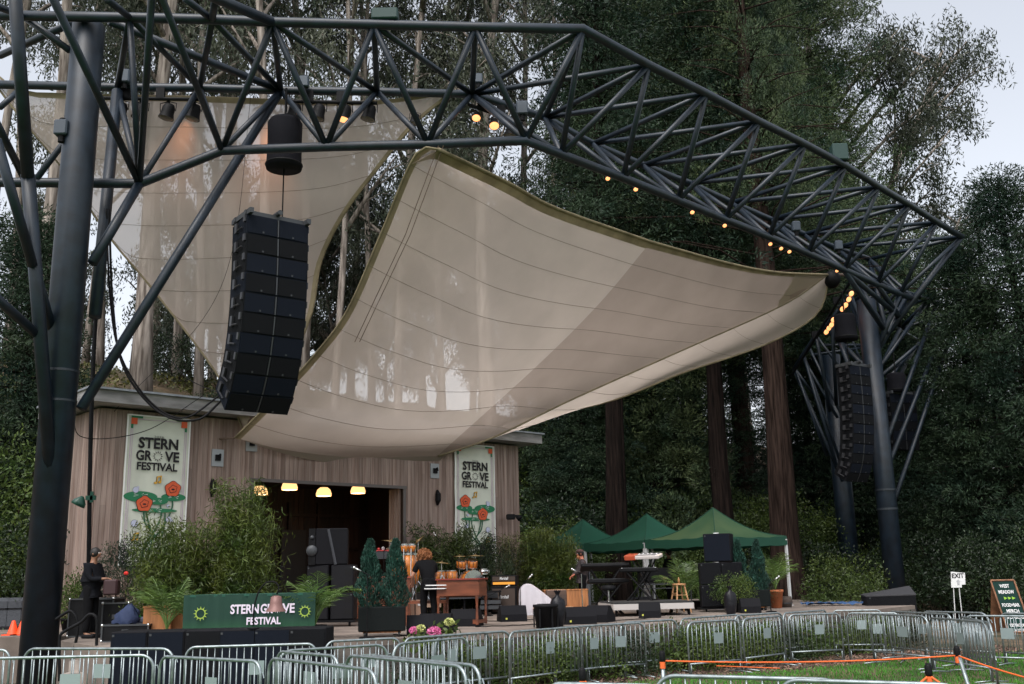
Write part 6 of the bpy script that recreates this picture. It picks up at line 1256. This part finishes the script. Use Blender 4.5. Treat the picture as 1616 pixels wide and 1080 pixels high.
# ------------------------------------------------------------------ people
def skinned(name, verts, edges, M, parent, root=0, sub=1):
    me = bpy.data.meshes.new(name); me.from_pydata([v[:3] for v in verts], edges, []); me.materials.append(M); o = link(name, me, parent)
    md = o.modifiers.new('Skin', 'SKIN'); md.use_smooth_shade = True
    if not me.skin_vertices: me.attributes.new('skin', 'FLOAT', 'POINT')
    for i, v in enumerate(verts):
        s = me.skin_vertices[0].data[i]; r = v[3]; s.radius = (r, v[4] if len(v) > 4 else r); s.use_root = (i == root)
    sb_ = o.modifiers.new('Sub', 'SUBSURF'); sb_.levels = sub; sb_.render_levels = sub
    return o
def person(name, lab, p, rz, hgt, J, skinM_, topM, legM, hair, hairM, sleeves='short', grp=None, sc=1):
    """J: joint dict in metres, +x is where the body faces, z up from the soles"""
    t = thing(name, lab, 'person', p, rz, grp); t.scale = (sc, sc, sc)
    v = []; e = []; ix = {}
    def a(k, r, par=None, r2=None): ix[k] = len(v); v.append((*J[k], r) if r2 is None else (*J[k], r, r2)); (e.append((ix[par], ix[k])) if par else None)
    a('pelvis', .11); a('belly', .1, 'pelvis'); a('chest', .115, 'belly'); a('neckb', .065, 'chest'); a('neck', .055, 'neckb'); a('skull', .085, 'neck'); a('crown', .07, 'skull'); 
    J['nose'] = tuple(V(J['skull'])+V(J['face'])*.115); a('nose', .018, 'skull')
    for s in 'lr':
        a('sh'+s, .06, 'chest'); a('el'+s, .042, 'sh'+s); a('wr'+s, .028, 'el'+s)
        w_ = V(J['wr'+s]); d = (w_-V(J['el'+s])).normalized(); side = d.cross(V((0, 0, 1))); side = side.normalized() if side.length > .1 else V((0, 1, 0)); J['pm'+s] = tuple(w_+d*.07); a('pm'+s, .03, 'wr'+s, .018)
        a('hp'+s, .095, 'pelvis'); a('kn'+s, .06, 'hp'+s); a('an'+s, .04, 'kn'+s); J['to'+s] = tuple(V(J['an'+s])+V(J['toe'])*.16+V((0, 0, -.05))); a('to'+s, .035, 'an'+s)
        pm = V(J['pm'+s]); up_ = side.cross(d)
        for q, (off, ln) in enumerate(((-.026, .07), (-.009, .08), (.009, .076), (.026, .06))):
            k1 = 'f%d%s' % (q, s); b_ = pm+side*off+d*.02; J[k1+'a'] = tuple(b_+d*ln*.5-up_*.006); J[k1+'b'] = tuple(b_+d*ln*.9-up_*.03)
            a(k1+'a', .009, 'pm'+s); a(k1+'b', .007, k1+'a')
        J['th'+s] = tuple(w_+d*.05+side*(-.05)-up_*.01); a('th'+s, .011, 'wr'+s); J['tk'+s] = tuple(w_+d*.085+side*(-.06)-up_*.02); a('tk'+s, .009, 'th'+s)
    skinned('body', v, e, skinM_, t)
    # shirt
    sv = []; se = []; m_ = {}
    def s_(k, r, par=None, pos=None): m_[k] = len(sv); sv.append((*(pos or J[k]), r)); (se.append((m_[par], m_[k])) if par else None)
    s_('pelvis', .165); s_('hem', .165, 'pelvis', tuple(V(J['pelvis'])+V((0, 0, -.13)))); s_('belly', .17, 'pelvis'); s_('chest', .18, 'belly'); s_('neckb', .09, 'chest')
    for s in 'lr':
        s_('sh'+s, .085, 'chest')
        if sleeves == 'short': s_('el'+s, .068, 'sh'+s, tuple(V(J['sh'+s]).lerp(V(J['el'+s]), .75)))
        else: s_('el'+s, .062, 'sh'+s); s_('wr'+s, .045, 'el'+s, tuple(V(J['el'+s]).lerp(V(J['wr'+s]), .93)))
    skinned('shirt' if sleeves == 'short' else 'jacket', sv, se, topM, t)
    sv = []; se = []; m_ = {}
    s_('pelvis', .16); s_('waist', .155, 'pelvis', (J['pelvis'][0]+.01, 0, J['pelvis'][2]+.14))
    for s in 'lr': s_('hp'+s, .115, 'pelvis'); s_('kn'+s, .085, 'hp'+s); s_('an'+s, .07, 'kn'+s)
    skinned('trousers', sv, se, legM, t)
    for s in 'lr':
        an = V(J['an'+s]); tv = V(J['toe']); mb = MB(); mb.box(an+tv*.07+V((0, 0, -.045)), (.27, .1, .075), rz=atan2(tv.y, tv.x), bev=.02); mb.build('shoe', black, t)
    sk = V(J['skull']); fc = V(J['face']).normalized(); sd_ = fc.cross(V((0, 0, 1))).normalized()
    for k in (-1, 1):
        mb = MB(); mb.ball(sk+fc*.083+sd_*.032*k+V((0, 0, .02)), .012, 8, 6); mb.build('eye', white, t, True); mb = MB(); mb.ball(sk+fc*.094+sd_*.032*k+V((0, 0, .02)), .006, 6, 5); mb.build('pupil', black, t)
        mb = MB(); mb.ball(sk-fc*.01+sd_*.088*k, .026, 8, 6, (.6, .6, 1)); mb.build('ear', skinM_, t, True)
    mb = MB(); mb.box(sk+fc*.088+V((0, 0, -.05)), (.01, .05, .012), rz=atan2(fc.y, fc.x)); mb.build('mouth', mat('lips', (.3, .08, .06), .6), t)
    if hair == 'curly':
        n = 5200; q = rng.normal(size=(n, 3)); q /= np.linalg.norm(q, axis=1, keepdims=True); keep = ~((q@np.array(fc) > .45) & (q[:, 2] < .35)); q = q[keep]; rad = .15+.02*np.sin(q[:, 0]*9)*np.cos(q[:, 2]*8+q[:, 1]*6)+rng.uniform(-.03, .015, len(q))
        c = np.array(sk)+np.array([0, 0, .02])+q*rad[:, None]*np.array([1, 1, 1.02]); link('hair', leaf_mesh('hair', c, rnd_dirs(len(c))+q*.4, .06, .018, hairM), t)
        mb = MB(); mb.ball(sk-fc*.025+V((0, 0, .03)), .125, 14, 10); mb.build('hair_mass', hairM, t, True)
    else:
        mb = MB(); mb.ball(sk-fc*.022+V((0, 0, .028)), .103, 14, 10, (1, 1, 1.05)); mb.build('hair', hairM, t, True)
    if hair == 'beard':
        mb = MB(); mb.ball(sk+fc*.055+V((0, 0, -.085)), .055, 10, 8); mb.build('beard', hairg, t, True)
        mb = MB(); mb.lathe([(.108, 0), (.11, .05), (.08, .085), (.01, .095)], sk+V((0, 0, .045)), 16); mb.box(sk+fc*.13+V((0, 0, .055)), (.09, .14, .012), rz=atan2(fc.y, fc.x)); mb.build('cap', mat('brown_cap', (.08, .04, .035), .8), t, True)
    return t
base = dict(pelvis=(0, 0, .95), belly=(.01, 0, 1.1), chest=(.0, 0, 1.3), neckb=(0, 0, 1.47), neck=(.01, 0, 1.54), skull=(.03, 0, 1.63), crown=(.02, 0, 1.69), face=(1, 0, 0), shl=(0, .19, 1.4), shr=(0, -.19, 1.4), ell=(0, .24, 1.12), elr=(0, -.24, 1.12), wrl=(.08, .24, .88), wrr=(.08, -.24, .88), hpl=(0, .09, .9), hpr=(0, -.09, .9), knl=(.02, .1, .5), knr=(.02, -.1, .5), anl=(0, .11, .09), anr=(0, -.11, .09), toe=(1, 0, 0))
# the man at the organ: back to us, bent slightly forward over the keys, elbow out to the left
j = dict(base); j.update(pelvis=(-.02, 0, .93), belly=(.05, 0, 1.08), chest=(.17, .0, 1.26), neckb=(.27, .0, 1.39), neck=(.31, 0, 1.44), skull=(.36, 0, 1.50), crown=(.37, 0, 1.56), face=(.9, 0, -.45), shl=(.2, .2, 1.33), shr=(.2, -.19, 1.33), ell=(.22, .32, 1.08), elr=(.3, -.26, 1.08), wrl=(.42, .26, .93), wrr=(.5, -.16, .95), knr=(.0, -.11, .5), anr=(-.1, -.12, .1), knl=(.06, .11, .5))
o = person('person', 'man with curly ginger hair in black T-shirt, back turned, bending at the organ', bpos(677, 23.35), radians(112), 1.7, j, skin, cloth, cloth, 'curly', hairg)
# man in dark jacket at left, facing right, arm held out
j = dict(base); j.update(elr=(.1, -.22, 1.14), wrr=(.38, -.18, 1.15), ell=(.08, .24, 1.14), wrl=(.3, .22, 1.1), skull=(.05, 0, 1.64))
person('person', 'dark haired man in charcoal jacket facing right beside the left mast, arm held out', bpos(139, 20.9), radians(-12), 1.75, j, skin2, cloth2, cloth, 'short', hairb, 'long')
o = MB().box((0, 0, 0), (.28, .2, .3), bev=.03).build('carry_case', mat('dark_red_case', (.03, .008, .01), .6), None, False, bpos(139, 20.9)+V((.52, -.3, .98))); tag(o, 'small dark red case under the hand of the man in the jacket', 'case')
# bearded man by the tents
j = dict(base); j.update(face=(1, 0, -.1), skull=(.05, 0, 1.62), elr=(.12, -.22, 1.12), wrr=(.28, -.1, 1.0), ell=(.1, .22, 1.12), wrl=(.28, .12, 1.02))
person('person', 'bearded man in a cap and patterned grey shirt looking down left of the keyboards', bpos(921, 30.6), radians(188), 1.78, j, mat('ruddy_skin', (.5, .17, .1), .5), plaid, cloth, 'beard', hairb, 'long')
j = dict(base); person('person', 'dark clothed person standing in shadow behind the keyboards', bpos(1060, 33.2), radians(200), 1.75, j, skin2, cloth, cloth, 'short', hairb, 'long')
for o in TREES: pass
print('objects', len(bpy.data.objects))
